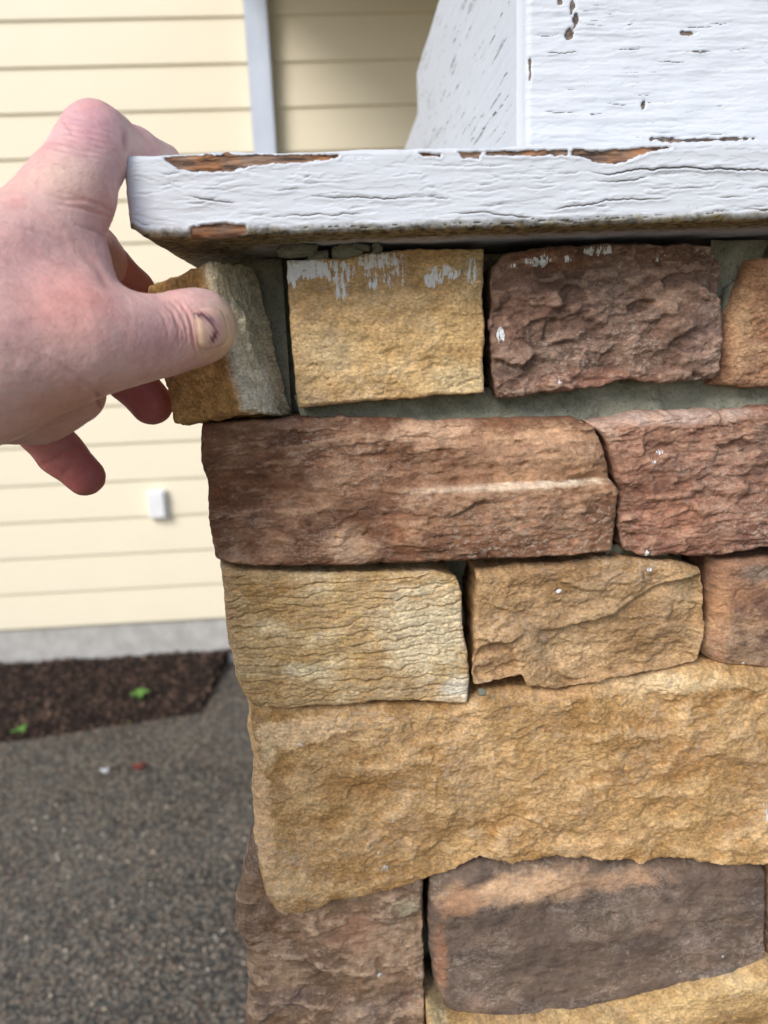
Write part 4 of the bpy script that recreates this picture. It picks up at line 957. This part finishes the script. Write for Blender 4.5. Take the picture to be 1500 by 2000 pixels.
    tint(blob(130, 590, 120, 90), lin(220, 150, 138), .7); tint(blob(40, 480, 80, 70), lin(222, 168, 162), .6); tint(blob(190, 450, 40, 60), lin(202, 150, 142), .5)
    tint(blob(310, 660, 50, 50), lin(206, 146, 142), .6); tint(blob(440, 640, 26, 60), lin(226, 192, 150), .9); tint(blob(405, 690, 40, 16), lin(222, 184, 146), .7); tint(blob(385, 640, 22, 60), lin(212, 158, 148), .5)
    tint(blob(120, 790, 120, 60), lin(214, 160, 138), .6); tint(crm, lin(180, 116, 110), .6)
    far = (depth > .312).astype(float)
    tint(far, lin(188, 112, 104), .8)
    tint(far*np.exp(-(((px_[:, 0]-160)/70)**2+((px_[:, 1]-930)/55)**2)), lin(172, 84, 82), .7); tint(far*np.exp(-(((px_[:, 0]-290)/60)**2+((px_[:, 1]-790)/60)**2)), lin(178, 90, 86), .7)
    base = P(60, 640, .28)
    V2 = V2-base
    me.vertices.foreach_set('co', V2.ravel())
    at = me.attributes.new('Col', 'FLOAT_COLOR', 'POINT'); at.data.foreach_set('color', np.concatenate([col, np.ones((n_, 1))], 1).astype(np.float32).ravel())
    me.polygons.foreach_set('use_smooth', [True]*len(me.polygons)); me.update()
    me.name = 'hand'; me.materials.clear(); me.materials.append(M_SKIN)
    o = bpy.data.objects.new('hand', me); C.objects.link(o); o.location = base
    tag(o, 'bare hand with bruised thumbnail gripping the loose stone', 'hand')
    # ---- fine hairs on the back of the hand
    rh = np.random.default_rng(5); hv, hf = [], []; cand = np.where(near & (face > .8) & (px_[:, 0] > -30) & (px_[:, 0] < 220))[0][::2]
    for reg, cnt_ in (((-20, 210, 430, 760), 110), ((60, 200, 300, 420), 22)):
        for _ in range(cnt_):
            q = np.array([rh.uniform(reg[0], reg[1]), rh.uniform(reg[2], reg[3])])
            c_ = cand[np.abs(px_[cand]-q).max(1) < 3]
            if not len(c_): continue
            i_ = c_[0]; p0 = V_[i_]; nm = Nn[i_]; L = rh.uniform(.003, .007)
            tg = rt*rh.normal(.8, .35)+up*rh.normal(.1, .45); tg = tg-nm*(tg@nm); tg /= np.linalg.norm(tg); bi = np.cross(nm, tg)
            ring_ = []
            for j in range(5):
                t = j/4; c3 = p0+tg*L*t+nm*(.0012*math.sin(t*2.4)+disp[i_])+bi*.0008*t*t*rh.normal()
                r_ = .000036*(1-.8*t)
                for a_ in (0, 2.09, 4.19): hv.append(c3+nm*r_*math.cos(a_)+bi*r_*math.sin(a_))
            k0 = len(hv)-15
            for j in range(4):
                for a_ in range(3): hf.append((k0+j*3+a_, k0+j*3+(a_+1) % 3, k0+j*3+3+(a_+1) % 3, k0+j*3+3+a_))
    hr = mesh_np('hair', np.array(hv)-base, hf, M_HAIR, o); hr['kind'] = 'stuff'
    # ---- thumbnail: a curved plate lying on the thumb
    from mathutils.bvhtree import BVHTree
    bv = BVHTree.FromPolygons([Vector(v) for v in V2+base], [tuple(p.vertices) for p in me.polygons])
    n_u, n_v = 44, 44; ctr = np.array([411.0, 640.0]); ang = math.radians(-9)
    pts, cols_, ok = [], [], []
    e1 = np.array([math.cos(ang), math.sin(ang)]); e2 = np.array([-math.sin(ang), math.cos(ang)])
    e1 = np.array([.985, -.17]); e2 = np.array([.17, .985])
    for i in range(n_u):
        for j in range(n_v):
            a, b_ = -1+2*i/(n_u-1), -1+2*j/(n_v-1)
            # superellipse map: square to rounded nail plate
            rr_ = max(abs(a), abs(b_)); nn = (abs(a)**3.2+abs(b_)**3.2)**(1/3.2) if rr_ > 0 else 1
            s_ = rr_/nn if nn > 0 else 0
            a2, b2 = a*s_, b_*s_
            q = ctr+e1*(a2*32-4*b2*b2)+e2*b2*43
            d = fw*FPX+rt*(q[0]-750)+up*(1000-q[1]); d = d/np.linalg.norm(d)
            hit = bv.ray_cast(Vector(EYE), Vector(d))
            pos, nm = np.array(hit[0]), np.array(hit[1])
            lift = .0008*(1-rr_**8)-.0004*rr_**8+.0002*sstep(.6, 1, a)
            if nm@d > 0: nm = -nm
            pts.append(pos+nm*lift)
            c = lin(222, 178, 160)
            t1 = sstep(-.2, -.9, a2); c = c*(1-t1*.7)+lin(216, 184, 142)*t1*.7
            t1 = sstep(.45, .95, a2); c = c*(1-t1*.8)+lin(226, 196, 156)*t1*.8
            bp = [(-.75, -.72), (-.35, -.60), (.05, -.30), (.22, .05), (.16, .35), (-.05, .52)]
            dm = min(math.hypot(*(np.array([a2, b2])-(np.array(bp[z_])+np.clip(((np.array([a2, b2])-bp[z_])@(np.array(bp[z_+1])-bp[z_]))/((np.array(bp[z_+1])-bp[z_])@(np.array(bp[z_+1])-bp[z_])), 0, 1)*(np.array(bp[z_+1])-bp[z_])))) for z_ in range(5))
            nz_ = .07*math.sin(b2*23+a2*9)*math.sin(a2*31+b2*7)
            k = .6*(1-sstep(.06, .32, dm+nz_*1.6)); c = c*(1-k)+lin(150, 96, 104)*k
            k = .85*(1-sstep(.03, .15, dm+nz_*1.4)); c = c*(1-k)+lin(92, 50, 60)*k
            k = .5*(1-sstep(.1, .5, math.hypot(a2-.45, b2+.05))); c = c*(1-k)+lin(214, 158, 150)*k
            t1 = sstep(.86, 1, rr_)*.55; c = c*(1-t1)+lin(190, 128, 104)*t1
            cols_.append(c)
    pts = np.array(pts); ids = np.arange(n_u*n_v).reshape(n_u, n_v)
    for _ in range(3):
        g_ = pts.reshape(n_u, n_v, 3).copy(); g_[1:-1, 1:-1] = (g_[:-2, 1:-1]+g_[2:, 1:-1]+g_[1:-1, :-2]+g_[1:-1, 2:])/4; pts = g_.reshape(-1, 3)
    Fq = np.stack([ids[:-1, :-1], ids[:-1, 1:], ids[1:, 1:], ids[1:, :-1]], -1).reshape(-1, 4)
    nl = mesh_np('thumbnail', pts-base, Fq, M_NAIL, o, attrs={'Col': np.array(cols_)})
    nl['label'] = 'thumbnail with a dark purple bruise crescent'
    return o
hand = build_hand()
def sleeve():
    a, b_ = P(-330, 800, .225), P(-900, 1150, .16)
    pts = np.array([a+(b_-a)*.42, a+(b_-a)*.8, a+(b_-a)*1.25, [-.50, -.06, .98], [-.46, -.22, 1.02], [-.36, -.52, 1.22]]); rad = [.038, .041, .045, .054, .058, .068]
    tt = np.linspace(0, len(pts)-1, 70); C3 = np.stack([np.interp(tt, range(len(pts)), pts[:, i]) for i in range(3)], 1); rr_ = np.interp(tt, range(len(pts)), rad)
    for _ in range(12): C3[1:-1] = (C3[:-2]+C3[1:-1]*2+C3[2:])/4
    tg = np.gradient(C3, axis=0); tg /= np.linalg.norm(tg, axis=1)[:, None]
    e1 = np.cross(tg, [0, 0, 1.0]); e1 /= np.linalg.norm(e1, axis=1)[:, None]; e2 = np.cross(e1, tg); m_ = 48; V_ = []
    for k in range(70):
        an = np.arange(m_)/m_*2*np.pi; q = C3[k]+rr_[k]*(np.cos(an)[:, None]*e1[k]+np.sin(an)[:, None]*e2[k])
        d = .006*fbm(q*np.array([28, 28, 28])+3, 3)+(.003 if k < 6 else 0)
        V_.append(q+(q-C3[k])/rr_[k]*d[:, None])
    V_ = np.vstack(V_); ids = np.arange(70*m_).reshape(70, m_)
    F = [tuple(x) for x in np.stack([ids[:-1], np.roll(ids, -1, 1)[:-1], np.roll(ids, -1, 1)[1:], ids[1:]], -1).reshape(-1, 4)]+[tuple(ids[-1])]
    mesh_np('sleeve', V_-np.array(hand.location), F, M_SLEEVE, hand)
sleeve()


# ------------------------------------------------------------------ small things on the ground
def seedling(c, s, n_, label, seed):
    rn = random.Random(seed); root = empty('weed_seedling', c); tag(root, label, 'weed', 'weeds in the mulch bed')
    bm = bmesh.new()
    st = bmesh.ops.create_cone(bm, cap_ends=True, segments=6, radius1=.0018, radius2=.001, depth=s*.6)
    bmesh.ops.translate(bm, verts=bm.verts[:], vec=(0, 0, s*.3)); bobj('stem', bm, M_WEED, root, True)
    for i in range(n_):
        a = i*2.4+rn.random(); L = s*rn.uniform(.6, 1.0); bm = bmesh.new(); rows_ = []
        for k in range(6):
            t = k/5; wdt = L*.34*math.sin(math.pi*(.06+.9*t))**.8; r_ = L*t; z = s*.55+L*.35*math.sin(t*2.2)
            rows_.append([bm.verts.new((r_*math.cos(a)-w_*math.sin(a), r_*math.sin(a)+w_*math.cos(a), z-abs(w_)*-.25)) for w_ in (-wdt, 0, wdt)])
        for k in range(5):
            for m_ in range(2): bm.faces.new([rows_[k][m_], rows_[k][m_+1], rows_[k+1][m_+1], rows_[k+1][m_]])
        bobj('leaf', bm, M_WEED, root, True)
g = PG(272, 1372, .015); seedling(g, .045, 7, 'larger bright green leafy seedling in the middle of the mulch bed', 1)
g = PG(40, 1438, .012); seedling(g, .032, 5, 'small green seedling at the path edge of the mulch bed', 2)
g = PG(68, 1382, .015); seedling(g, .014, 3, 'tiny faint green sprout deep in the mulch bed', 3)
g = PG(252, 1414, .012); seedling(g, .011, 3, 'tiny green sprout in front of the larger seedling', 4)
def flat_bit(name, c, s, m, label, cat, seed):
    bm = bmesh.new(); rn = random.Random(seed); n_ = 14; top_, bot = [], []
    for i in range(n_):
        a = i/n_*6.283; r_ = s*rn.uniform(.7, 1.1); z = s*.35*math.sin(a*2+1)+s*.4
        top_.append(bm.verts.new((r_*math.cos(a), r_*.7*math.sin(a), z+s*.1))); bot.append(bm.verts.new((r_*math.cos(a), r_*.7*math.sin(a), z-s*.05)))
    ct, cb = bm.verts.new((0, 0, s*.35)), bm.verts.new((0, 0, 0))
    for i in range(n_):
        j = (i+1) % n_; bm.faces.new([ct, top_[i], top_[j]]); bm.faces.new([cb, bot[j], bot[i]]); bm.faces.new([top_[i], bot[i], bot[j], top_[j]])
    o = bobj(name, bm, m, None, True); o.location = c; return tag(o, label, cat)
flat_bit('fallen_leaf', PG(272, 1499), .022, M_RED, 'curled dark red fallen leaf lying on the concrete path', 'leaf', 5)
flat_bit('white_chip', PG(205, 1506), .014, M_CHIPW, 'small white chip lying on the concrete path', 'chip', 6)
